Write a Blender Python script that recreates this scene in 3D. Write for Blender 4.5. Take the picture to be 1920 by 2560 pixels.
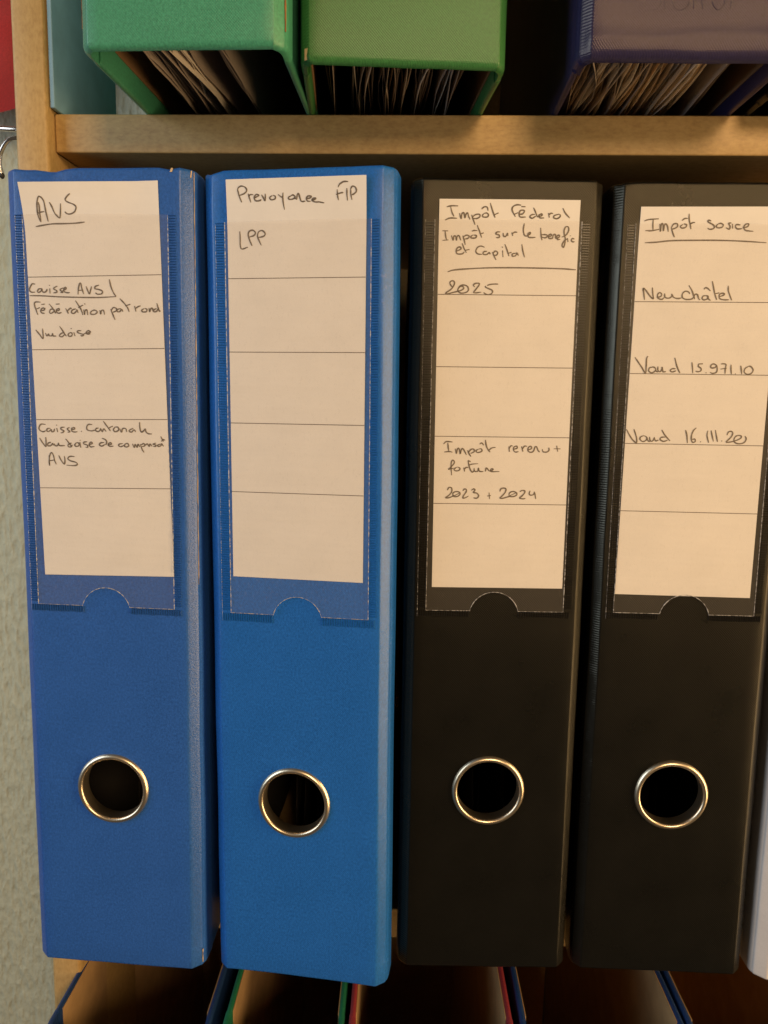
import bpy, bmesh, math, random
from mathutils import Vector, Matrix, noise

rng = random.Random(7)
scene = bpy.context.scene
for o in list(bpy.data.objects):
    bpy.data.objects.remove(o)

# ------------------------------------------------------------------ camera
CAM_Z = 0.2376
R = ((0.9995931, 0.0205441, 0.0197884), (0.0224799, -0.1403427, -0.9898478), (-0.0175584, 0.9898898, -0.1407474))
cam_data = bpy.data.cameras.new('camera')
cam = bpy.data.objects.new('camera', cam_data)
scene.collection.objects.link(cam)
right, down, fwd = Vector(R[0]), Vector(R[1]), Vector(R[2])
m = Matrix.Identity(4)
for r in range(3):
    m[r][0] = right[r]; m[r][1] = -down[r]; m[r][2] = -fwd[r]
m[2][3] = CAM_Z
cam.matrix_world = m
cam_data.sensor_fit = 'HORIZONTAL'
cam_data.sensor_width = 36.0
cam_data.lens = 36.0 * 1943.06 / 1920.0
cam_data.clip_start = 0.01
cam_data.clip_end = 50.0
cam_data.dof.use_dof = True
cam_data.dof.focus_distance = 0.302
cam_data.dof.aperture_fstop = 30.0
scene.camera = cam

# ------------------------------------------------------------------ world, lamps, exposure
world = bpy.data.worlds.new('World')
scene.world = world
world.use_nodes = True
bg = world.node_tree.nodes['Background']
bg.inputs['Color'].default_value = (1.0, 0.80, 0.58, 1)
bg.inputs['Strength'].default_value = 0.065

def area(name, loc, target, size, size_y, power, color):
    d = bpy.data.lights.new(name, 'AREA')
    d.shape = 'RECTANGLE'
    d.size = size; d.size_y = size_y
    d.energy = power; d.color = color
    o = bpy.data.objects.new(name, d)
    scene.collection.objects.link(o)
    o.location = loc
    o.rotation_euler = (Vector(target) - Vector(loc)).to_track_quat('-Z', 'Y').to_euler()
    return o

area('room_lamp', (0.42, -1.15, 0.80), (0.03, 0.3, 0.2), 0.42, 0.38, 14.2, (1.0, 0.67, 0.35))
area('window_light', (-0.95, -0.12, 0.42), (-0.10, 0.3, 0.15), 0.55, 0.8, 5.2, (0.80, 0.92, 1.0))
area('side_lamp', (1.10, -0.12, 0.12), (0.0, 0.32, 0.15), 0.30, 1.10, 15.5, (1.0, 0.66, 0.31))

scene.view_settings.view_transform = 'Standard'
scene.view_settings.look = 'None'
scene.view_settings.exposure = 0.0
scene.view_settings.gamma = 1.0
scene.view_settings.use_curve_mapping = False
scene.render.engine = 'CYCLES'
scene.cycles.transparent_max_bounces = 16

# ------------------------------------------------------------------ materials
def new_mat(name):
    mt = bpy.data.materials.new(name)
    mt.use_nodes = True
    nt = mt.node_tree
    for n in list(nt.nodes):
        nt.nodes.remove(n)
    out = nt.nodes.new('ShaderNodeOutputMaterial')
    b = nt.nodes.new('ShaderNodeBsdfPrincipled')
    nt.links.new(b.outputs[0], out.inputs[0])
    return mt, nt, b, out

def N(nt, t, **kw):
    n = nt.nodes.new(t)
    for k, v in kw.items():
        if k in n.inputs:
            n.inputs[k].default_value = v
        else:
            setattr(n, k, v)
    return n

def math_node(nt, op, a, b=None):
    n = nt.nodes.new('ShaderNodeMath'); n.operation = op
    for i, s in enumerate((a, b)):
        if s is None: continue
        if hasattr(s, 'is_linked'): nt.links.new(s, n.inputs[i])
        else: n.inputs[i].default_value = s
    return n.outputs[0]

def ramp(nt, fac, stops):
    n = nt.nodes.new('ShaderNodeValToRGB')
    e = n.color_ramp.elements
    while len(e) < len(stops): e.new(0.5)
    for el, (p, c) in zip(e, stops):
        el.position = p; el.color = (*c, 1) if len(c) == 3 else c
    nt.links.new(fac, n.inputs[0])
    return n.outputs[0]

def mapped(nt, scale):
    tc = nt.nodes.new('ShaderNodeTexCoord')
    mp = nt.nodes.new('ShaderNodeMapping')
    mp.inputs['Scale'].default_value = scale
    nt.links.new(tc.outputs['Object'], mp.inputs[0])
    return mp.outputs[0]

def cover_mat(name, color, rough=0.42, pitch=0.00090, weave=0.5, grain=0.25, slub=0.3, spec=0.5, tint=(1, 1, 1), speck=0.20):
    """Cloth-pressed or grained plastic cover of a lever arch file."""
    mt, nt, b, out = new_mat(name)
    tc = nt.nodes.new('ShaderNodeTexCoord')
    sp = nt.nodes.new('ShaderNodeSeparateXYZ')
    nt.links.new(tc.outputs['Object'], sp.inputs[0])
    k = 2 * math.pi / pitch
    xy = math_node(nt, 'ADD', sp.outputs[0], sp.outputs[1])
    nz = N(nt, 'ShaderNodeTexNoise', Scale=260.0, Detail=2.0)
    nt.links.new(tc.outputs['Object'], nz.inputs['Vector'])
    wob = math_node(nt, 'MULTIPLY', nz.outputs[0], 3.0)
    a = math_node(nt, 'SINE', math_node(nt, 'ADD', math_node(nt, 'MULTIPLY', xy, k), wob))
    c = math_node(nt, 'SINE', math_node(nt, 'ADD', math_node(nt, 'MULTIPLY', sp.outputs[2], k * 0.93), wob))
    wv = math_node(nt, 'MULTIPLY', math_node(nt, 'MULTIPLY', a, c), weave)
    gn = N(nt, 'ShaderNodeTexNoise', Scale=1500.0, Detail=3.0, Roughness=0.6)
    nt.links.new(mapped(nt, (1, 1, 1.6)), gn.inputs['Vector'])
    sl = N(nt, 'ShaderNodeTexNoise', Scale=55.0, Detail=4.0, Roughness=0.7)
    nt.links.new(mapped(nt, (1, 1, 22)), sl.inputs['Vector'])
    sl2 = N(nt, 'ShaderNodeTexNoise', Scale=55.0, Detail=4.0, Roughness=0.7)
    nt.links.new(mapped(nt, (22, 22, 1)), sl2.inputs['Vector'])
    h = math_node(nt, 'ADD', wv, math_node(nt, 'MULTIPLY', gn.outputs[0], grain * 3))
    h = math_node(nt, 'ADD', h, math_node(nt, 'MULTIPLY', sl.outputs[0], slub * 2))
    h = math_node(nt, 'ADD', h, math_node(nt, 'MULTIPLY', sl2.outputs[0], slub))
    bp = N(nt, 'ShaderNodeBump', Strength=0.8, Distance=0.000040)
    nt.links.new(h, bp.inputs['Height'])
    nt.links.new(bp.outputs[0], b.inputs['Normal'])
    big = N(nt, 'ShaderNodeTexNoise', Scale=38.0, Detail=6.0, Roughness=0.65)
    nt.links.new(tc.outputs['Object'], big.inputs['Vector'])
    d = tuple(x * 0.94 for x in color); l = tuple(min(1, x * 1.05 + 0.001) for x in color)
    col = ramp(nt, big.outputs[0], [(0.3, d), (0.7, l)])
    fine = N(nt, 'ShaderNodeTexNoise', Scale=1250.0, Detail=2.0, Roughness=0.7)
    nt.links.new(mapped(nt, (1, 1, 0.8)), fine.inputs['Vector'])
    fl = ramp(nt, fine.outputs[0], [(0.30, (1 - speck,) * 3), (0.70, (1 + speck,) * 3)])
    mulc = nt.nodes.new('ShaderNodeMix'); mulc.data_type = 'RGBA'; mulc.blend_type = 'MULTIPLY'; mulc.inputs[0].default_value = 1.0
    nt.links.new(col, mulc.inputs[6]); nt.links.new(fl, mulc.inputs[7])
    scf = N(nt, 'ShaderNodeTexNoise', Scale=75.0, Detail=9.0, Roughness=0.82)
    nt.links.new(mapped(nt, (1.6, 1.6, 0.7)), scf.inputs['Vector'])
    sfac = ramp(nt, scf.outputs[0], [(0.66, (0.0,) * 3), (0.78, (0.30,) * 3)])
    scm = nt.nodes.new('ShaderNodeMix'); scm.data_type = 'RGBA'
    nt.links.new(sfac, scm.inputs[0]); nt.links.new(mulc.outputs[2], scm.inputs[6])
    scm.inputs[7].default_value = (*[min(0.8, x * 0.9 + 0.055) for x in color], 1)
    nt.links.new(scm.outputs[2], b.inputs['Base Color'])
    rr = nt.nodes.new('ShaderNodeMapRange')
    rr.inputs[1].default_value = 0.3; rr.inputs[2].default_value = 0.7
    rr.inputs[3].default_value = rough - 0.03; rr.inputs[4].default_value = rough + 0.03
    nt.links.new(big.outputs[0], rr.inputs[0])
    nt.links.new(rr.outputs[0], b.inputs['Roughness'])
    b.inputs['Specular IOR Level'].default_value = spec
    b.inputs['Specular Tint'].default_value = (*tint, 1)
    return mt

def plain(name, color, rough=0.5, metallic=0.0, var=0.08, scale=60.0, bump=0.0, bscale=800.0, spec=0.5):
    mt, nt, b, out = new_mat(name)
    tc = nt.nodes.new('ShaderNodeTexCoord')
    nz = N(nt, 'ShaderNodeTexNoise', Scale=scale, Detail=5.0, Roughness=0.6)
    nt.links.new(tc.outputs['Object'], nz.inputs['Vector'])
    col = ramp(nt, nz.outputs[0], [(0.3, tuple(x * (1 - var) for x in color)), (0.7, tuple(min(1, x * (1 + var)) for x in color))])
    nt.links.new(col, b.inputs['Base Color'])
    b.inputs['Roughness'].default_value = rough
    b.inputs['Metallic'].default_value = metallic
    b.inputs['Specular IOR Level'].default_value = spec
    if bump:
        bn = N(nt, 'ShaderNodeTexNoise', Scale=bscale, Detail=3.0)
        nt.links.new(tc.outputs['Object'], bn.inputs['Vector'])
        bp = N(nt, 'ShaderNodeBump', Strength=bump, Distance=0.0001)
        nt.links.new(bn.outputs[0], bp.inputs['Height'])
        nt.links.new(bp.outputs[0], b.inputs['Normal'])
    return mt

def wood_mat(name, axis):
    """Beech-look board: fine speckle stretched along the grain."""
    mt, nt, b, out = new_mat(name)
    st = {'x': (0.7, 1, 1), 'z': (1, 1, 0.7)}[axis]
    v = mapped(nt, st)
    g = N(nt, 'ShaderNodeTexNoise', Scale=420.0, Detail=5.0, Roughness=0.7)
    nt.links.new(v, g.inputs['Vector'])
    s = N(nt, 'ShaderNodeTexNoise', Scale=900.0, Detail=2.0, Roughness=0.6)
    nt.links.new(mapped(nt, tuple(0.4 if q < 1 else 1 for q in st)), s.inputs['Vector'])
    big = N(nt, 'ShaderNodeTexNoise', Scale=26.0, Detail=4.0)
    nt.links.new(v, big.inputs['Vector'])
    f = math_node(nt, 'ADD', math_node(nt, 'MULTIPLY', g.outputs[0], 0.5), math_node(nt, 'MULTIPLY', s.outputs[0], 0.35))
    f = math_node(nt, 'ADD', f, math_node(nt, 'MULTIPLY', big.outputs[0], 0.2))
    col = ramp(nt, f, [(0.36, (0.43, 0.262, 0.100)), (0.52, (0.54, 0.350, 0.140)), (0.68, (0.62, 0.42, 0.18))])
    nt.links.new(col, b.inputs['Base Color'])
    b.inputs['Roughness'].default_value = 0.48
    bp = N(nt, 'ShaderNodeBump', Strength=0.25, Distance=0.0001)
    nt.links.new(f, bp.inputs['Height'])
    nt.links.new(bp.outputs[0], b.inputs['Normal'])
    return mt

def wallpaper_mat():
    mt, nt, b, out = new_mat('wallpaper')
    v = mapped(nt, (1, 1, 0.42))
    a = N(nt, 'ShaderNodeTexNoise', Scale=250.0, Detail=3.0, Roughness=0.55)
    nt.links.new(v, a.inputs['Vector'])
    c = N(nt, 'ShaderNodeTexVoronoi', Scale=190.0)
    nt.links.new(v, c.inputs['Vector'])
    h = math_node(nt, 'ADD', a.outputs[0], math_node(nt, 'MULTIPLY', c.outputs[0], 0.5))
    bp = N(nt, 'ShaderNodeBump', Strength=1.0, Distance=0.0028)
    nt.links.new(h, bp.inputs['Height'])
    nt.links.new(bp.outputs[0], b.inputs['Normal'])
    col = ramp(nt, a.outputs[0], [(0.3, (0.50, 0.51, 0.39)), (0.7, (0.65, 0.66, 0.51))])
    nt.links.new(col, b.inputs['Base Color'])
    b.inputs['Roughness'].default_value = 0.85
    return mt

def paper_mat(name, color, var=0.035):
    mt, nt, b, out = new_mat(name)
    tc = nt.nodes.new('ShaderNodeTexCoord')
    nz = N(nt, 'ShaderNodeTexNoise', Scale=45.0, Detail=8.0, Roughness=0.7)
    nt.links.new(tc.outputs['Object'], nz.inputs['Vector'])
    col = ramp(nt, nz.outputs[0], [(0.3, tuple(x * (1 - var) for x in color)), (0.62, color)])
    nt.links.new(col, b.inputs['Base Color'])
    b.inputs['Roughness'].default_value = 0.6
    b.inputs['Specular IOR Level'].default_value = 0.3
    f = N(nt, 'ShaderNodeTexNoise', Scale=900.0, Detail=3.0)
    nt.links.new(tc.outputs['Object'], f.inputs['Vector'])
    w = N(nt, 'ShaderNodeTexNoise', Scale=60.0, Detail=2.0)
    nt.links.new(mapped(nt, (0.4, 1, 2.5)), w.inputs['Vector'])
    h = math_node(nt, 'ADD', math_node(nt, 'MULTIPLY', f.outputs[0], 0.12), math_node(nt, 'MULTIPLY', w.outputs[0], 1.6))
    bp = N(nt, 'ShaderNodeBump', Strength=0.4, Distance=0.0005)
    nt.links.new(h, bp.inputs['Height'])
    nt.links.new(bp.outputs[0], b.inputs['Normal'])
    return mt

def film_mat():
    mt, nt, b, out = new_mat('clear_film')
    b.inputs['Base Color'].default_value = (0.62, 0.56, 0.50, 1)
    b.inputs['Roughness'].default_value = 0.22
    nz = N(nt, 'ShaderNodeTexNoise', Scale=40.0, Detail=2.0)
    nt.links.new(mapped(nt, (1, 1, 0.35)), nz.inputs['Vector'])
    bp = N(nt, 'ShaderNodeBump', Strength=0.15, Distance=0.0006)
    nt.links.new(nz.outputs[0], bp.inputs['Height'])
    nt.links.new(bp.outputs[0], b.inputs['Normal'])
    tr = nt.nodes.new('ShaderNodeBsdfTransparent')
    tr.inputs[0].default_value = (0.985, 0.975, 0.965, 1)
    sc = N(nt, 'ShaderNodeTexNoise', Scale=900.0, Detail=4.0, Roughness=0.8)
    nt.links.new(mapped(nt, (1, 1, 0.6)), sc.inputs['Vector'])
    sf = ramp(nt, sc.outputs[0], [(0.55, (0.060,) * 3), (0.80, (0.16,) * 3)])
    mx = nt.nodes.new('ShaderNodeMixShader')
    nt.links.new(sf, mx.inputs[0])
    nt.links.new(tr.outputs[0], mx.inputs[1])
    nt.links.new(b.outputs[0], mx.inputs[2])
    nt.links.new(mx.outputs[0], out.inputs[0])
    return mt

M = {}
M['blue_grain'] = cover_mat('blue_grained_cover', (0.024, 0.108, 0.420), rough=0.32, weave=0.05, grain=1.1, slub=0.25)
M['blue_linen'] = cover_mat('blue_linen_cover', (0.016, 0.132, 0.500), rough=0.26, weave=0.7, slub=0.15)
M['black_linen'] = cover_mat('black_linen_cover', (0.0040, 0.0038, 0.0033), rough=0.29, weave=1.1, slub=0.5, tint=(1.0, 0.93, 0.76))
M['green_linen'] = cover_mat('green_linen_cover', (0.060, 0.290, 0.180), rough=0.32, weave=0.9, slub=0.5)
M['green_linen_light'] = cover_mat('light_green_linen_cover', (0.045, 0.180, 0.055), rough=0.32, weave=1.0, slub=0.3)
M['navy_linen'] = cover_mat('navy_linen_cover', (0.026, 0.022, 0.070), rough=0.31, weave=1.0, slub=0.4, tint=(1.0, 0.86, 0.70))
M['navy_plain'] = cover_mat('navy_smooth_cover', (0.010, 0.040, 0.150), rough=0.5, weave=0.2, slub=0.2)
M['teal_green'] = cover_mat('green_smooth_cover', (0.012, 0.160, 0.085), rough=0.45, weave=0.2, slub=0.2)
M['red'] = cover_mat('red_smooth_cover', (0.26, 0.030, 0.045), rough=0.5, weave=0.2, slub=0.2)
M['white_cover'] = cover_mat('white_smooth_cover', (0.74, 0.70, 0.70), rough=0.45, weave=0.2, slub=0.1, speck=0.03)
M['kraft'] = plain('kraft_lining', (0.50, 0.31, 0.145), rough=0.75, var=0.15, bump=0.2)
M['brown_lining'] = plain('brown_lining', (0.30, 0.17, 0.085), rough=0.75, var=0.15, bump=0.2)
M['board_core'] = plain('worn_board_core', (0.62, 0.46, 0.28), rough=0.85, var=0.2, scale=500)
M['board_core_dark'] = plain('worn_board_core_dark', (0.30, 0.13, 0.05), rough=0.85, var=0.3, scale=500)
M['card'] = paper_mat('label_card_paper', (0.80, 0.765, 0.74), var=0.06)
M['sheet'] = paper_mat('document_paper', (0.78, 0.70, 0.62), var=0.15)
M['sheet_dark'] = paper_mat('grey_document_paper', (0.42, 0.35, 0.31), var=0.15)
M['sheet_tan'] = paper_mat('tan_divider_paper', (0.62, 0.47, 0.32), var=0.15)
M['ink'] = plain('pencil_ink', (0.145, 0.112, 0.086), rough=0.6, var=0.35, scale=900)
M['rule'] = plain('printed_rule', (0.12, 0.09, 0.07), rough=0.7, var=0.2, scale=900)
M['film'] = film_mat()
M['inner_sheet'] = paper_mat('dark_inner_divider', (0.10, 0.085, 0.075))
M['dark_lining'] = plain('dark_grey_lining', (0.030, 0.026, 0.024), rough=0.8)
for nm, c in (('blue_grain', (.013, .072, .29)), ('blue_linen', (.007, .10, .39)), ('black_linen', (.006, .005, .0045))):
    M[nm + '_weld'] = plain('weld_' + nm, c, rough=0.30, var=0.2, scale=700)
M['glint_bead'] = plain('film_glint', (0.42, 0.42, 0.44), rough=0.25, var=0.3, scale=1500)  # white highlight of the clear film edges, given as a pale colour
M['nickel'] = plain('nickel_ring', (0.82, 0.69, 0.52), rough=0.33, metallic=1.0, var=0.05)
M['steel'] = plain('polished_steel', (0.75, 0.70, 0.66), rough=0.14, metallic=1.0, var=0.05)
M['rubber'] = plain('dark_tip', (0.03, 0.025, 0.02), rough=0.5)
M['wood_x'] = wood_mat('beech_board_horizontal', 'x')
M['wood_z'] = wood_mat('beech_board_upright', 'z')
M['green_bounce'] = plain('green_bounce_board', (0.25, 0.46, 0.66), rough=0.6, var=0.12, bump=0.3)  # green light bounced onto the upright, put into a teal colour
M['wall'] = wallpaper_mat()
M['red_cloth'] = cover_mat('red_cloth', (0.45, 0.025, 0.025), rough=0.7, weave=1.0, pitch=0.0012)

# ------------------------------------------------------------------ helpers
MM = 0.001
def mesh_obj(name, verts, faces, mat, parent=None, smooth=True, angle=40):
    me = bpy.data.meshes.new(name)
    me.from_pydata([tuple(v) for v in verts], [], faces)
    bm = bmesh.new(); bm.from_mesh(me)
    loose = [v for v in bm.verts if not v.link_faces]
    if loose: bmesh.ops.delete(bm, geom=loose, context='VERTS')
    bmesh.ops.recalc_face_normals(bm, faces=bm.faces)
    bm.to_mesh(me); bm.free()
    me.materials.append(mat)
    if smooth:
        me.shade_smooth()
        me.set_sharp_from_angle(angle=math.radians(angle))
    o = bpy.data.objects.new(name, me)
    scene.collection.objects.link(o)
    if parent: o.parent = parent
    return o

def empty(name, matrix):
    o = bpy.data.objects.new(name, None)
    o.empty_display_size = 0.02
    scene.collection.objects.link(o)
    o.matrix_world = matrix
    return o

def tag(o, label, cat, group=None, kind=None):
    if label: o['label'] = label
    if cat: o['category'] = cat
    if group: o['group'] = group
    if kind: o['kind'] = kind
    return o

def stand(x, y, z, yaw=0.0, lean=0.0):
    return Matrix.Translation((x, y, z)) @ Matrix.Rotation(math.radians(yaw), 4, 'Z') @ Matrix.Rotation(math.radians(lean), 4, 'Y')

def box_data(x0, x1, y0, y1, z0, z1, bev=0.0):
    bm = bmesh.new()
    bmesh.ops.create_cube(bm, size=1.0)
    for v in bm.verts:
        v.co = Vector(((x0 + x1) / 2 + v.co.x * (x1 - x0), (y0 + y1) / 2 + v.co.y * (y1 - y0), (z0 + z1) / 2 + v.co.z * (z1 - z0)))
    if bev:
        bmesh.ops.bevel(bm, geom=list(bm.edges), offset=bev, segments=3, affect='EDGES', profile=0.5)
    bm.verts.ensure_lookup_table()
    vs = [v.co.copy() for v in bm.verts]
    fs = [[v.index for v in f.verts] for f in bm.faces]
    bm.free()
    return vs, fs

def box(name, b, mat, parent=None, bev=0.0):
    v, f = box_data(*b, bev)
    return mesh_obj(name, v, f, mat, parent, smooth=bev > 0, angle=35)

def tube_data(pts, r, seg=6, taper=None):
    pts = [Vector(p) for p in pts]
    vs, fs = [], []
    for i, p in enumerate(pts):
        t = (pts[min(i + 1, len(pts) - 1)] - pts[max(i - 1, 0)]).normalized()
        a = Vector((0, 1, 0)) if abs(t.y) < 0.9 else Vector((1, 0, 0))
        n = t.cross(a).normalized(); b = t.cross(n)
        rr = r * (taper[i] if taper else 1)
        for k in range(seg):
            w = 2 * math.pi * k / seg
            vs.append(p + n * math.cos(w) * rr + b * math.sin(w) * rr)
    for i in range(len(pts) - 1):
        for k in range(seg):
            a, b2 = i * seg + k, i * seg + (k + 1) % seg
            fs.append([a, b2, b2 + seg, a + seg])
    fs.append(list(range(seg))[::-1])
    fs.append([(len(pts) - 1) * seg + k for k in range(seg)])
    return vs, fs

def catmull(pts, n=5):
    if len(pts) < 3: return [Vector(p) for p in pts]
    P = [Vector(p) for p in pts]
    out = []
    for i in range(len(P) - 1):
        p0 = P[i - 1] if i > 0 else P[i] * 2 - P[i + 1]
        p3 = P[i + 2] if i + 2 < len(P) else P[i + 1] * 2 - P[i]
        for k in range(n):
            t = k / n
            out.append(cr(p0, P[i], P[i + 1], p3, t))
    out.append(P[-1])
    return out

def cr(a, b, c, d, t):
    return 0.5 * ((2 * b) + (c - a) * t + (2 * a - 5 * b + 4 * c - d) * t * t + (3 * b - a - 3 * c + d) * t ** 3)

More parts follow.
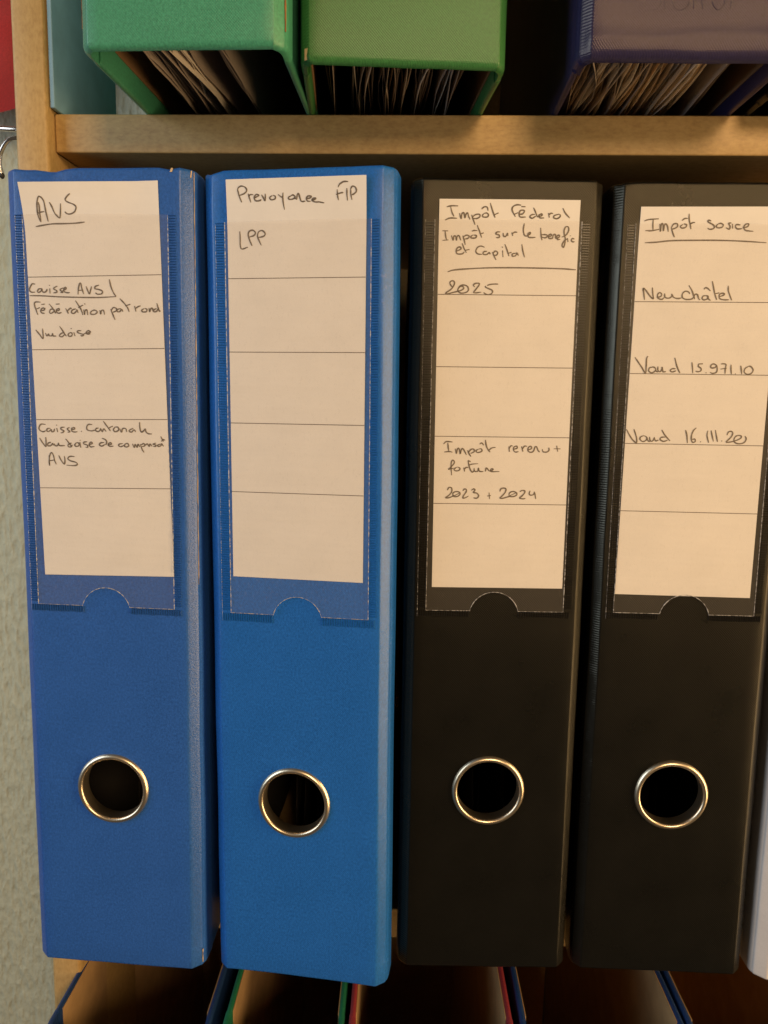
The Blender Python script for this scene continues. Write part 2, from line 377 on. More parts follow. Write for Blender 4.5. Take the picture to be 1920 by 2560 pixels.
WRITING = {
 0: {
  'avs_title': [[(-21.1,300.6),(-21.6,301.8),(-22.0,303.3),(-22.0,305.1),(-21.8,307.0),(-21.3,308.6),(-20.7,309.3),(-19.9,308.9),(-19.2,307.8),(-19.0,306.1),(-18.8,303.8),(-18.3,300.8)],[(-21.3,307.4),(-21.1,306.1),(-21.2,303.7),(-21.1,301.8),(-21.1,300.6)],[(-21.9,303.6),(-20.8,304.0),(-19.4,304.2)],[(-17.1,307.4),(-16.4,305.9),(-15.6,303.8),(-14.6,302.6),(-13.8,302.1),(-13.4,303.8),(-13.0,307.0)],[(-9.2,310.4),(-10.2,309.6),(-11.0,308.7),(-11.0,308.0),(-10.0,307.4),(-8.5,306.9),(-7.5,306.2),(-7.4,305.4),(-8.1,304.2),(-9.5,303.5),(-10.8,303.5),(-11.7,304.2)]],
  'underline': [[(-23.2,299.0),(-20.4,299.5),(-16.6,300.0),(-12.2,300.1),(-7.8,300.3),(-4.5,300.7)]],
  'caisse_avs': [[(-24.5,278.4),(-25.6,278.5),(-26.4,277.4),(-26.8,276.3),(-26.1,275.5),(-24.6,275.5)],[(-22.0,276.8),(-23.0,276.7),(-23.7,275.9),(-23.2,275.4),(-22.3,275.9),(-21.9,276.7),(-21.7,275.7),(-20.9,275.5),(-20.1,276.1),(-19.9,276.7)],[(-18.9,276.9),(-18.8,275.1)],[(-19.0,278.1),(-18.8,277.9)],[(-15.9,277.8),(-17.1,277.2),(-17.3,276.7),(-16.2,276.1),(-16.3,275.5),(-17.5,275.3)],[(-13.6,277.2),(-14.8,276.6),(-14.6,276.1),(-13.8,275.6),(-14.8,275.4)],[(-13.9,276.1),(-12.6,276.8),(-12.7,277.4),(-13.4,276.8),(-13.3,275.8),(-12.1,275.4),(-11.1,275.5)],[(-8.0,274.8),(-7.8,276.8),(-7.3,278.7),(-6.8,278.7),(-6.4,276.8),(-5.8,275.0)],[(-7.7,276.3),(-6.1,276.4)],[(-4.8,277.8),(-4.2,276.2),(-3.6,275.1),(-3.1,276.5),(-2.7,277.8)],[(0.2,278.3),(-1.2,277.8),(-1.4,277.0),(0.1,276.7),(1.4,276.1),(1.1,275.2),(-0.4,275.0),(-1.3,275.5)]],
  'bracket': [[(4.2,280.4),(4.7,277.9),(5.6,275.7),(6.6,274.2)],[(-26.8,274.2),(-22.3,274.2),(-15.5,273.9),(-8.8,273.8),(-0.5,273.8),(6.6,274.2)]],
  'federation': [[(-23.9,267.2),(-24.5,269.0),(-25.1,271.0),(-24.6,271.9),(-22.7,271.9)],[(-24.2,269.4),(-23.0,269.9)],[(-22.8,268.8),(-21.6,268.9),(-21.1,269.6),(-22.0,269.7),(-22.7,268.8),(-22.4,268.0),(-21.2,267.8)],[(-22.4,271.0),(-21.0,271.2)],[(-17.6,269.3),(-18.8,269.3),(-19.3,268.3),(-18.8,267.8),(-17.6,268.5),(-17.3,269.3)],[(-19.4,271.3),(-18.1,269.8),(-17.1,268.2),(-16.8,268.0)],[(-16.8,268.7),(-15.6,269.0),(-15.5,269.6),(-16.4,269.3),(-16.6,268.4),(-15.8,267.9),(-14.6,268.2)],[(-16.7,271.2),(-15.3,271.3)],[(-13.0,269.7),(-12.4,268.7),(-12.0,267.8)],[(-12.4,268.7),(-11.3,269.7),(-10.6,269.7)],[(-9.0,269.6),(-10.3,269.2),(-10.8,268.3),(-9.9,267.9),(-8.8,268.8),(-8.6,269.2),(-8.2,268.1)],[(-9.1,272.6),(-7.9,270.8),(-7.0,269.3),(-6.4,267.4)],[(-8.1,270.0),(-6.2,271.0)],[(-6.0,269.4),(-5.7,267.5),(-5.5,268.8),(-4.8,269.3),(-4.5,267.4)],[(-5.6,271.6),(-5.4,271.2)],[(-2.3,269.2),(-3.3,268.5),(-3.2,267.7),(-1.6,267.8),(-0.8,268.6),(-1.6,269.2),(-2.4,269.1)],[(0.2,269.2),(0.5,267.8),(0.7,268.9),(1.6,269.2),(2.0,267.6)]],
  'patronal': [[(4.4,269.7),(5.0,268.1),(6.0,265.8)],[(4.6,269.1),(5.4,270.2),(6.6,269.9),(6.4,269.0),(5.2,268.5)],[(8.4,269.9),(7.1,269.6),(6.9,268.8),(7.9,268.8),(8.6,269.6),(9.1,268.8)],[(8.0,273.5),(9.5,272.0),(10.8,270.4),(11.5,268.7)],[(10.0,270.9),(12.0,271.5)],[(13.6,270.9),(14.1,268.9)],[(14.0,270.0),(14.8,270.6),(15.9,271.0)],[(17.2,270.0),(16.3,269.4),(16.7,268.8),(18.0,268.9),(18.3,269.7),(17.4,270.1)],[(19.1,270.2),(19.3,268.9),(19.7,269.9),(20.4,270.1),(20.7,268.8)],[(22.0,270.1),(21.0,269.6),(21.0,268.9),(22.0,269.1),(22.4,269.9)],[(22.1,272.0),(22.5,270.6),(23.0,269.2),(23.5,269.2)]],
  'vaudoise': [[(-25.0,261.7),(-23.6,260.1),(-22.3,258.5),(-22.2,260.5),(-22.3,262.2)],[(-21.2,260.6),(-20.7,259.5),(-20.0,260.2),(-19.8,259.6),(-18.8,259.6),(-18.4,260.4),(-18.3,259.6),(-17.0,259.5)],[(-14.0,260.9),(-15.2,260.4),(-15.8,259.6),(-14.8,259.3),(-13.7,260.1)],[(-15.6,263.1),(-14.7,261.9),(-13.7,260.3),(-13.0,259.5)],[(-11.6,260.9),(-12.4,260.1),(-12.0,259.5),(-11.0,259.7),(-10.8,260.6),(-11.6,260.9)],[(-10.1,261.0),(-9.7,259.6)],[(-11.2,262.5),(-11.0,262.2)],[(-7.2,261.6),(-8.4,261.6),(-8.7,261.0),(-7.3,260.5),(-6.3,260.2),(-7.0,259.7),(-7.5,260.0)],[(-6.3,260.5),(-4.6,260.9),(-3.7,261.2),(-4.5,261.7),(-5.4,260.9),(-4.8,260.4),(-3.7,260.6)]],
  'caisse_cantonale': [[(-22.6,226.3),(-24.3,226.4),(-25.2,225.3),(-25.1,224.2),(-23.8,223.5),(-22.6,223.9)],[(-20.7,224.9),(-21.9,224.7),(-22.2,223.9),(-21.4,223.6),(-20.5,224.4),(-20.2,223.6),(-19.4,223.8),(-19.1,224.8)],[(-18.2,225.0),(-17.9,223.5)],[(-18.3,226.3),(-18.1,226.0)],[(-15.1,225.5),(-16.5,225.2),(-16.4,224.5),(-15.4,224.1),(-15.9,223.4),(-16.7,223.2)],[(-13.1,225.4),(-14.0,224.9),(-13.7,224.4),(-13.0,223.8),(-13.9,223.5)],[(-12.3,224.5),(-11.2,224.8),(-11.3,225.4),(-12.2,225.0),(-12.2,224.0),(-11.0,223.7),(-10.0,223.9)],[(-8.5,224.1),(-8.3,223.9)],[(-4.1,226.7),(-5.6,226.7),(-6.3,225.7),(-6.0,224.6),(-4.3,224.3),(-3.0,224.7)],[(-1.6,225.5),(-2.6,225.2),(-2.8,224.4),(-1.8,224.1),(-1.0,224.7),(-0.8,225.4)],[(-0.8,225.4),(-0.2,224.1),(0.4,225.2),(1.3,224.2)],[(0.3,228.1),(1.4,226.6),(2.4,225.3),(3.0,224.4)],[(2.5,225.6),(4.0,226.3)],[(4.9,226.0),(4.2,225.0),(4.8,224.2),(6.2,224.8),(6.0,225.9),(4.9,226.0)],[(6.7,225.4),(7.3,224.1),(7.8,225.4),(9.0,225.5),(9.4,224.2)],[(12.0,225.7),(10.6,225.0),(10.4,224.5),(11.3,224.2),(12.3,225.1),(12.9,224.3)],[(14.5,228.1),(14.6,225.6),(15.2,224.3),(16.2,225.0),(16.7,225.5),(16.9,224.5),(17.8,223.8),(19.2,223.7)]],
  'vaudoise_de_compensation': [[(-25.2,221.1),(-24.0,219.2),(-22.8,217.9),(-22.7,219.5),(-22.7,221.5)],[(-20.7,219.6),(-21.9,219.1),(-22.0,218.2),(-20.8,218.3),(-20.1,219.1),(-19.8,218.3)],[(-19.4,219.1),(-19.1,218.3),(-18.1,218.4),(-17.7,219.3),(-17.4,218.4),(-15.2,218.4)],[(-12.5,219.5),(-13.7,219.0),(-13.9,218.1),(-12.9,218.0),(-12.2,218.8)],[(-14.8,221.0),(-13.5,219.4),(-12.4,217.9)],[(-10.5,219.7),(-11.3,218.8),(-10.7,218.2),(-9.6,218.6),(-9.7,219.5),(-10.5,219.7)],[(-9.2,219.9),(-8.9,217.8)],[(-9.2,220.7),(-9.0,220.5)],[(-6.3,220.1),(-7.6,219.9),(-7.7,219.3),(-6.3,218.8),(-6.2,218.0),(-7.0,218.0)],[(-6.0,218.8),(-4.3,219.5),(-4.8,220.0),(-5.5,219.2),(-5.0,218.2),(-3.5,218.4)],[(0.4,220.0),(-1.0,219.8),(-1.5,219.0),(-0.5,218.6),(0.7,219.3)],[(-0.4,221.6),(0.9,221.1),(1.4,220.2),(1.0,219.0)],[(1.7,219.0),(3.2,219.4),(2.9,220.0),(2.0,219.4),(2.5,218.6),(4.0,218.7)],[(7.7,219.8),(6.3,219.5),(6.2,218.8),(7.1,218.6),(8.3,219.2)],[(9.0,219.9),(8.3,219.0),(9.0,218.5),(10.0,218.9),(9.8,219.7),(9.0,219.9)],[(11.5,219.8),(12.2,218.4),(12.6,219.6),(13.3,218.5),(13.7,219.7),(14.4,218.7)],[(14.6,219.8),(15.2,217.9),(16.0,216.6)],[(14.8,219.4),(16.0,220.0),(16.3,219.2),(15.1,218.7)],[(16.3,219.2),(17.3,219.9),(17.8,219.3),(18.1,219.0),(18.4,219.9),(19.2,219.0)],[(20.7,220.3),(19.6,219.8),(20.7,219.5),(20.5,219.0),(19.6,219.0)],[(22.5,220.0),(21.4,219.5),(21.7,219.0),(22.7,219.4),(22.9,220.1),(23.7,219.1)],[(22.6,222.9),(23.2,221.8),(23.7,221.0)],[(22.9,220.9),(23.4,221.7),(24.3,221.5)]],
  'avs': [[(-21.6,210.5),(-21.7,212.4),(-21.3,214.7),(-20.6,215.6),(-19.9,214.4),(-19.5,212.5),(-18.9,211.1)],[(-21.7,214.5),(-21.6,210.5)],[(-21.4,212.4),(-19.5,212.8)],[(-17.8,214.6),(-17.0,212.9),(-15.7,211.3),(-15.4,212.9),(-15.6,214.4)],[(-11.5,214.3),(-13.4,214.3),(-14.2,213.4),(-13.1,212.6),(-11.1,212.1),(-10.5,211.3),(-11.8,210.8),(-14.8,210.9)]],
 },
 1: {
  'prevoyance': [[(-20.1,308.3),(-20.8,309.9),(-21.3,311.7),(-21.4,313.0),(-20.2,313.8),(-18.7,313.4),(-18.1,312.3),(-19.0,311.3),(-21.0,310.6)],[(-17.6,311.2),(-17.2,309.8),(-16.7,308.2)],[(-17.4,310.1),(-16.9,310.8),(-15.7,310.8)],[(-15.6,309.6),(-14.5,310.0),(-13.6,310.5),(-14.6,310.8),(-15.4,309.8),(-14.8,308.7),(-13.4,308.7),(-12.7,309.1)],[(-12.6,310.7),(-12.0,309.7),(-11.4,308.6),(-11.2,310.0),(-11.2,311.0)],[(-8.6,310.3),(-9.6,309.6),(-9.0,308.9),(-7.7,309.1),(-7.5,310.0),(-8.4,310.4)],[(-6.4,310.6),(-5.4,309.8),(-4.6,309.6)],[(-4.6,311.2),(-4.7,308.6),(-4.2,305.4)],[(-1.4,310.1),(-2.5,309.6),(-2.4,308.9),(-1.1,308.9),(-0.1,309.6),(-0.9,310.3),(-1.5,310.1)],[(-0.1,309.8),(0.0,308.8)],[(0.4,308.6),(0.7,310.4),(1.2,310.6),(1.8,308.7),(2.3,308.0),(3.6,308.1)],[(4.0,308.8),(5.3,309.1),(5.8,309.6),(4.7,309.8),(4.0,309.0),(4.4,308.1),(5.5,308.0)],[(5.8,308.3),(7.1,308.6),(7.4,309.0),(6.4,308.9),(6.1,308.2),(7.4,307.7),(8.6,307.7),(10.5,307.3)]],
  'fip': [[(15.6,312.4),(16.2,313.4),(17.6,314.2),(19.3,314.2)],[(15.3,311.7),(15.4,309.8),(15.7,308.1)],[(14.8,310.0),(16.6,310.5),(17.5,310.6)],[(18.8,312.0),(18.8,310.0),(19.0,307.9)],[(20.2,311.7),(20.2,310.0),(20.6,308.1)],[(20.1,311.7),(20.8,312.6),(21.9,312.2),(22.2,310.9),(21.4,310.1),(20.5,309.7)]],
  'lpp': [[(-21.2,298.3),(-21.1,295.8),(-21.1,293.4),(-20.5,292.1),(-18.2,292.7)],[(-16.6,293.1),(-17.5,295.1),(-18.0,297.0),(-17.6,298.2),(-16.3,298.6),(-15.3,297.8),(-15.8,296.8),(-17.6,296.2)],[(-13.1,293.2),(-14.0,295.1),(-14.5,296.6),(-14.0,298.0),(-12.7,298.4),(-11.6,297.4),(-12.2,296.4),(-14.2,296.0)]],
 },
 2: {
  'impot_federal': [[(-23.2,309.1),(-21.4,309.5),(-19.0,309.5)],[(-21.7,309.1),(-21.2,307.3),(-20.4,305.8)],[(-23.6,304.5),(-21.9,305.2),(-19.2,305.2)],[(-18.4,307.0),(-17.7,305.1),(-17.5,306.8),(-16.8,307.1),(-16.3,305.3),(-16.0,306.6),(-15.4,307.1),(-15.0,305.9),(-14.4,304.8)],[(-13.9,306.5),(-13.2,304.7),(-12.5,303.0)],[(-13.6,305.6),(-12.6,306.5),(-11.0,306.7),(-10.9,305.8),(-12.0,305.2),(-13.2,305.2)],[(-9.3,307.0),(-9.9,306.4),(-9.6,305.8),(-8.1,305.8),(-7.7,306.6),(-8.4,307.2),(-9.3,307.0)],[(-10.3,308.5),(-9.4,309.3),(-8.3,309.2),(-7.9,308.0)],[(-7.2,310.7),(-6.5,308.7),(-5.8,306.9),(-5.2,305.6)],[(-5.6,306.6),(-4.0,307.3)],[(2.3,306.0),(1.4,307.4),(0.9,308.6),(1.3,309.6),(2.6,310.2),(4.2,310.1)],[(1.9,306.9),(3.2,307.5)],[(3.5,306.9),(4.9,307.1),(5.5,308.2),(4.2,308.3),(3.6,307.4),(4.0,306.0),(6.1,306.0)],[(4.3,309.6),(5.8,309.6)],[(9.4,307.0),(8.2,306.8),(7.6,306.1),(8.5,305.6),(9.8,306.4)],[(8.8,309.3),(9.6,307.8),(10.4,306.0)],[(10.4,306.1),(12.0,306.6),(11.8,307.2),(10.9,306.6),(11.4,305.8),(12.9,305.8)],[(14.4,307.5),(14.8,305.9)],[(14.6,306.8),(15.2,307.4),(16.1,307.4)],[(18.4,307.2),(16.7,306.7),(16.4,305.9),(17.7,305.6),(18.8,306.4),(18.6,307.2)],[(19.6,309.3),(20.6,307.6),(22.3,305.9)]],
  'impot_sur_le_benefice': [[(-24.5,300.7),(-22.4,300.7)],[(-23.5,300.6),(-23.3,299.0),(-22.9,297.5)],[(-24.4,297.3),(-22.2,297.5)],[(-21.1,299.1),(-20.5,297.4),(-20.2,298.8),(-19.6,298.9),(-19.2,297.4),(-19.0,298.8),(-18.3,299.0),(-17.6,297.4)],[(-16.9,299.1),(-16.3,297.3),(-15.9,295.8)],[(-16.6,298.7),(-15.6,299.3),(-14.6,299.0),(-14.9,298.2),(-16.2,297.9)],[(-13.2,299.4),(-14.0,298.7),(-13.5,298.3),(-12.2,298.4),(-11.9,299.2),(-13.0,299.4)],[(-13.6,300.7),(-12.8,301.0),(-11.6,300.9)],[(-11.7,302.9),(-10.8,300.8),(-9.9,298.5)],[(-10.6,299.8),(-9.2,300.2)],[(-3.1,300.6),(-4.2,300.6),(-4.7,299.9),(-3.5,299.5),(-3.4,298.7),(-4.6,298.6)],[(-2.0,300.3),(-1.8,299.2),(-1.0,299.1),(-0.4,300.2),(-0.2,299.2)],[(1.2,300.5),(1.6,299.3)],[(1.4,300.0),(2.2,300.6),(3.2,300.6)],[(5.7,303.8),(5.4,301.6),(5.8,299.8),(6.6,299.3),(7.9,300.0),(8.0,300.6),(7.2,300.1),(7.4,299.0),(8.6,298.8),(10.0,298.9)],[(11.8,302.3),(12.0,300.2),(12.5,297.9)],[(12.2,299.9),(13.7,299.9),(14.5,299.5),(13.7,298.8),(12.4,299.0)],[(14.7,299.2),(15.8,299.5),(15.7,300.1),(15.0,299.8),(15.0,298.7),(16.3,298.7),(16.6,299.8),(17.4,300.0),(17.6,298.7),(18.8,299.1),(18.8,299.8),(18.0,299.5),(18.2,298.3),(19.2,298.3)],[(19.8,299.1),(21.4,300.0),(22.2,301.6),(21.9,302.8),(20.9,302.6),(20.5,300.9),(21.1,298.5),(20.9,296.3),(20.5,295.5),(20.0,296.3),(20.8,297.9),(21.8,298.5)],[(21.9,298.8),(22.2,297.4)],[(22.8,299.7),(23.0,299.6)],[(24.5,298.5),(23.7,298.7),(23.4,298.0),(23.9,297.5),(24.6,297.6)]],
  'et_capital': [[(-19.1,293.5),(-17.5,294.3),(-17.7,295.0),(-18.7,294.8),(-19.2,293.7),(-18.8,292.6),(-17.0,292.6),(-16.2,293.3)],[(-17.1,296.4),(-16.3,294.5),(-15.4,293.0)],[(-15.9,293.9),(-14.3,294.2)],[(-8.7,295.1),(-10.2,295.5),(-11.4,294.9),(-11.9,293.6),(-11.2,292.7),(-9.6,292.5)],[(-7.7,293.7),(-9.0,293.4),(-9.1,292.6),(-7.8,292.5),(-7.0,293.2),(-6.5,292.6)],[(-5.7,293.4),(-5.0,291.9),(-4.3,290.6)],[(-5.6,293.0),(-4.6,293.8),(-3.8,293.3),(-4.1,292.4),(-5.2,292.2)],[(-2.0,294.1),(-1.7,291.6)],[(-2.1,295.4),(-2.0,295.0)],[(-1.2,296.3),(-0.3,294.1),(0.5,292.0)],[(-0.1,292.9),(1.4,293.5)],[(3.0,293.2),(1.7,292.8),(1.9,292.0),(3.0,292.3),(3.3,293.2),(4.0,292.3)],[(5.1,296.4),(5.5,294.2),(6.3,291.7)]],
  'underline': [[(-22.2,286.0),(-20.1,286.7),(-15.2,287.2),(-7.2,287.7),(2.6,287.9),(12.3,287.9),(20.4,287.8),(25.6,287.5)]],
  'year': [[(-20.4,280.6),(-21.1,281.6),(-21.2,282.3),(-20.6,282.8),(-19.8,282.7),(-19.5,282.0),(-19.9,280.9),(-20.8,279.7),(-22.4,278.6),(-22.7,278.2),(-21.9,278.1),(-20.0,278.6),(-18.0,279.1),(-16.8,279.5),(-16.0,280.2),(-16.3,280.8),(-17.1,280.9),(-17.9,280.3),(-18.2,279.5),(-17.7,278.7),(-16.6,278.4),(-14.9,278.8),(-14.2,279.8),(-14.8,281.0),(-16.2,281.4),(-17.3,281.1),(-18.1,280.2)],[(-11.9,280.7),(-12.4,281.3),(-12.1,281.8),(-11.2,282.1),(-10.3,282.0),(-10.4,281.3),(-11.2,280.2),(-12.0,279.2),(-12.3,278.7),(-11.4,278.6),(-9.4,278.9)],[(-7.9,281.2),(-7.8,280.7),(-6.7,280.2),(-5.5,279.7),(-5.2,279.0),(-5.7,278.3),(-6.8,278.0),(-7.9,278.3),(-8.5,278.8)],[(-7.3,281.3),(-6.3,281.7),(-4.6,281.9),(-3.2,281.9)]],
  'impot_revenu': [[(-22.0,222.0),(-21.0,222.9),(-18.6,222.8)],[(-20.4,222.4),(-20.2,220.7),(-19.9,219.1)],[(-21.7,218.9),(-19.9,219.1),(-18.5,218.9)],[(-17.5,220.3),(-17.0,218.4),(-16.7,220.0),(-16.0,220.3),(-15.5,218.3),(-15.2,219.8),(-14.6,220.3),(-13.8,219.2),(-13.1,217.9)],[(-12.7,219.7),(-12.0,218.2),(-11.3,217.3)],[(-12.3,218.9),(-11.5,220.0),(-10.4,220.2),(-10.2,219.2),(-11.5,218.5)],[(-8.5,220.2),(-9.5,219.6),(-8.8,218.9),(-7.3,219.4),(-7.4,220.3),(-8.4,220.3)],[(-8.1,222.1),(-7.4,222.6),(-6.5,221.7)],[(-6.0,223.8),(-5.6,221.6),(-4.8,220.0),(-4.0,219.1)],[(-4.5,219.8),(-3.5,220.7),(-2.0,221.0)],[(3.1,221.4),(3.4,219.4)],[(3.2,220.4),(3.8,221.6),(4.6,221.6)],[(4.8,220.3),(6.3,220.8),(6.1,221.6),(5.0,221.1),(5.0,220.0),(5.7,219.3),(6.9,219.5)],[(8.0,221.5),(8.6,219.5)],[(8.4,220.5),(9.1,221.6),(10.1,221.6)],[(10.4,220.2),(11.8,220.7),(11.6,221.6),(10.7,221.2),(10.5,220.0),(11.4,219.3),(12.6,219.7),(13.2,221.4),(13.8,221.4),(14.4,220.1),(15.1,219.4)],[(16.0,220.6),(16.4,219.6),(17.8,219.5),(18.6,220.2),(18.5,221.2)],[(20.5,220.8),(23.0,220.8)],[(21.5,222.0),(22.0,219.7)]],
  'fortune': [[(-20.0,212.2),(-18.7,213.4),(-17.7,214.8),(-18.1,215.8),(-18.8,215.2),(-18.9,213.1),(-18.6,210.0)],[(-20.0,212.2),(-18.0,212.7)],[(-16.7,213.1),(-17.7,212.4),(-17.1,211.7),(-15.8,211.9),(-15.5,212.8),(-16.5,213.2)],[(-14.0,213.0),(-13.6,211.5)],[(-13.8,212.3),(-13.0,213.1),(-12.2,213.0)],[(-12.4,215.8),(-12.0,213.8),(-11.3,212.0),(-10.6,211.3),(-9.9,211.9)],[(-12.2,214.0),(-10.7,214.4),(-8.5,214.6)],[(-12.4,215.8),(-11.4,215.3)],[(-10.0,212.9),(-9.8,211.7),(-8.6,211.7),(-8.3,212.9),(-7.9,211.7),(-6.4,211.6)],[(-5.6,211.6),(-5.4,212.9),(-4.9,212.8),(-4.2,211.8)],[(-4.2,211.8),(-3.2,212.0),(-2.6,212.5),(-3.2,212.7),(-3.7,212.0),(-2.9,211.6),(-0.2,211.7)]],
  'years': [[(-20.1,204.1),(-19.5,205.2),(-18.5,205.0),(-18.4,203.6),(-19.4,202.2),(-20.7,201.2),(-19.4,201.2),(-17.7,201.9)],[(-17.7,201.9),(-17.9,203.0),(-16.9,203.6),(-15.6,203.5),(-15.1,202.7),(-16.0,201.8),(-17.4,201.7),(-18.1,202.3)],[(-17.7,201.8),(-15.2,203.2)],[(-14.1,204.0),(-13.4,204.7),(-12.7,204.4),(-12.9,203.4),(-13.7,202.2),(-14.0,201.2),(-13.0,201.3),(-11.8,202.0)],[(-10.8,204.2),(-9.9,204.8),(-9.4,204.3),(-10.0,203.4),(-8.6,203.1),(-7.9,202.1),(-8.6,201.2),(-9.9,201.3)],[(-4.5,202.1),(-3.2,202.3)],[(-3.9,203.5),(-3.6,200.9)],[(0.3,203.9),(0.6,204.9),(1.7,205.3),(2.6,204.9),(2.3,203.6),(1.2,202.2),(0.4,201.4),(1.5,201.3),(3.5,201.9),(4.5,202.3)],[(3.9,202.3),(4.0,203.3),(5.1,204.0),(6.5,203.7),(6.9,202.8),(5.9,202.1),(4.5,202.0),(3.9,202.3)],[(4.2,202.3),(6.5,203.5)],[(8.0,203.9),(8.7,204.4),(9.8,204.4),(9.9,203.6),(8.9,202.3),(8.0,201.5),(9.3,201.2),(10.3,201.4)],[(12.0,204.4),(11.7,203.4),(12.1,202.7),(13.3,202.9),(13.7,203.8)],[(13.6,204.1),(14.0,202.8),(14.3,201.2)]],
 },
 3: {
  'impot_source': [[(-24.2,305.7),(-22.6,306.2),(-19.0,306.5)],[(-21.0,306.2),(-21.0,304.4),(-20.8,302.4)],[(-23.6,302.3),(-21.2,302.3),(-18.6,302.8)],[(-18.5,304.7),(-18.1,302.0),(-18.0,304.3),(-17.4,304.7),(-17.0,302.2),(-16.8,304.2),(-16.3,304.7),(-15.6,303.8),(-15.2,301.9)],[(-14.2,303.5),(-13.6,301.7),(-12.8,300.0)],[(-14.2,303.3),(-13.5,304.6),(-12.2,304.8),(-12.0,303.8),(-13.0,303.1),(-14.0,302.9)],[(-10.0,304.6),(-10.9,303.9),(-10.4,303.3),(-9.1,303.5),(-8.7,304.4),(-9.8,304.8)],[(-10.5,305.9),(-9.6,306.6),(-8.5,306.7)],[(-8.1,308.3),(-7.9,306.2),(-7.4,304.5),(-7.0,302.9)],[(-7.6,304.4),(-6.8,305.1),(-5.7,305.3)],[(0.1,305.8),(-0.8,306.1),(-1.0,305.5),(0.6,304.7),(1.4,304.0),(1.2,303.2),(-0.1,302.9),(-1.0,303.3)],[(2.7,304.8),(2.1,304.1),(2.6,303.5),(4.1,303.6),(4.6,304.4),(3.8,305.0),(2.7,304.8)],[(7.5,305.2),(6.5,305.0),(7.1,304.0),(6.9,303.0),(5.7,303.5)],[(7.9,304.9),(8.1,303.2)],[(10.8,304.5),(9.4,304.6),(9.1,303.8),(9.9,303.1),(11.5,303.2)],[(11.7,303.5),(13.4,303.9),(13.8,304.8),(12.8,304.8),(12.1,303.8),(12.7,302.7),(14.1,302.4),(15.7,302.3)]],
  'underline': [[(-23.5,298.0),(-19.4,298.2),(-13.6,298.8),(-3.5,299.0),(5.2,299.0),(13.9,298.7),(20.8,298.3)]],
  'neuchatel': [[(-22.3,277.4),(-22.7,279.5),(-23.0,281.6),(-22.0,280.8),(-20.4,278.8),(-19.1,277.8),(-19.4,279.5),(-19.7,281.9)],[(-23.2,280.7),(-23.0,281.7)],[(-17.9,278.4),(-16.5,278.6),(-16.1,279.5),(-16.9,280.1),(-17.6,279.3),(-17.4,278.1),(-16.0,277.6),(-15.1,278.3)],[(-15.0,279.8),(-14.9,278.6),(-14.1,278.1),(-13.0,278.2),(-12.3,278.9),(-12.4,279.7)],[(-12.4,279.6),(-11.6,278.4),(-10.2,278.0),(-8.7,278.2)],[(-5.7,279.7),(-6.4,280.5),(-7.6,280.6),(-8.5,279.6),(-8.3,278.3),(-7.0,277.7),(-5.1,277.8),(-4.2,278.5)],[(-6.3,282.8),(-5.1,281.0),(-4.4,279.4),(-3.8,277.8)],[(-4.2,278.7),(-3.7,279.6),(-2.9,279.4),(-2.4,278.1),(-1.8,277.5)],[(0.4,279.1),(-0.7,279.0),(-1.1,278.2),(-0.6,277.6),(0.7,277.9),(1.1,278.8),(0.3,279.2)],[(0.7,278.8),(1.4,277.8),(2.1,277.4)],[(-0.7,281.4),(-0.1,282.0),(0.8,281.7),(1.8,280.8)],[(2.2,284.4),(2.8,282.2),(3.4,279.9),(4.3,277.6)],[(3.6,279.9),(5.1,280.2)],[(5.2,278.8),(6.6,279.3),(7.0,279.9),(5.8,280.0),(5.1,279.3),(5.4,278.1),(6.9,277.7),(8.8,277.7)],[(8.2,282.8),(8.3,281.1),(9.0,279.3),(9.8,277.5)]],
  'vaud_first': [[(-24.6,256.2),(-23.2,254.3),(-21.7,252.3),(-20.3,250.3),(-20.2,252.9),(-20.2,255.8),(-19.7,256.7)],[(-17.7,252.6),(-18.9,252.3),(-19.1,251.1),(-17.9,250.5),(-16.6,251.3),(-16.8,252.3),(-17.9,252.8)],[(-16.8,251.6),(-16.0,250.9),(-15.4,251.0)],[(-15.8,252.9),(-15.7,251.5),(-14.9,250.9),(-14.3,251.9),(-14.2,252.7),(-13.8,251.0),(-12.7,251.0)],[(-9.1,252.1),(-10.4,252.1),(-11.1,251.4),(-10.3,250.9),(-8.9,251.4)],[(-9.7,256.2),(-9.0,253.9),(-8.2,251.9),(-7.4,250.5)],[(-3.2,254.6),(-2.9,252.8),(-2.6,250.5)],[(-0.7,254.0),(-0.7,253.1),(0.3,252.4),(0.3,251.5),(-0.7,251.1),(-1.6,251.4)],[(-0.7,254.0),(0.9,254.1)],[(2.2,250.9),(2.4,250.6)],[(6.0,253.7),(4.7,254.1),(3.9,253.4),(4.2,252.6),(5.6,252.8),(6.0,253.6),(6.4,252.0),(6.0,250.9),(4.7,250.6),(3.8,251.0)],[(7.6,254.1),(8.6,254.2),(9.5,253.9),(9.4,252.4),(9.4,250.5)],[(7.6,252.2),(9.9,252.6)],[(11.4,253.9),(11.5,252.1),(11.8,250.4)],[(13.2,250.6),(13.4,250.4)],[(15.0,253.6),(15.3,252.2),(15.6,250.4)],[(17.9,253.4),(16.7,252.5),(16.5,251.2),(17.7,250.4),(19.2,250.8),(19.7,252.1),(18.8,253.3),(17.9,253.4)]],
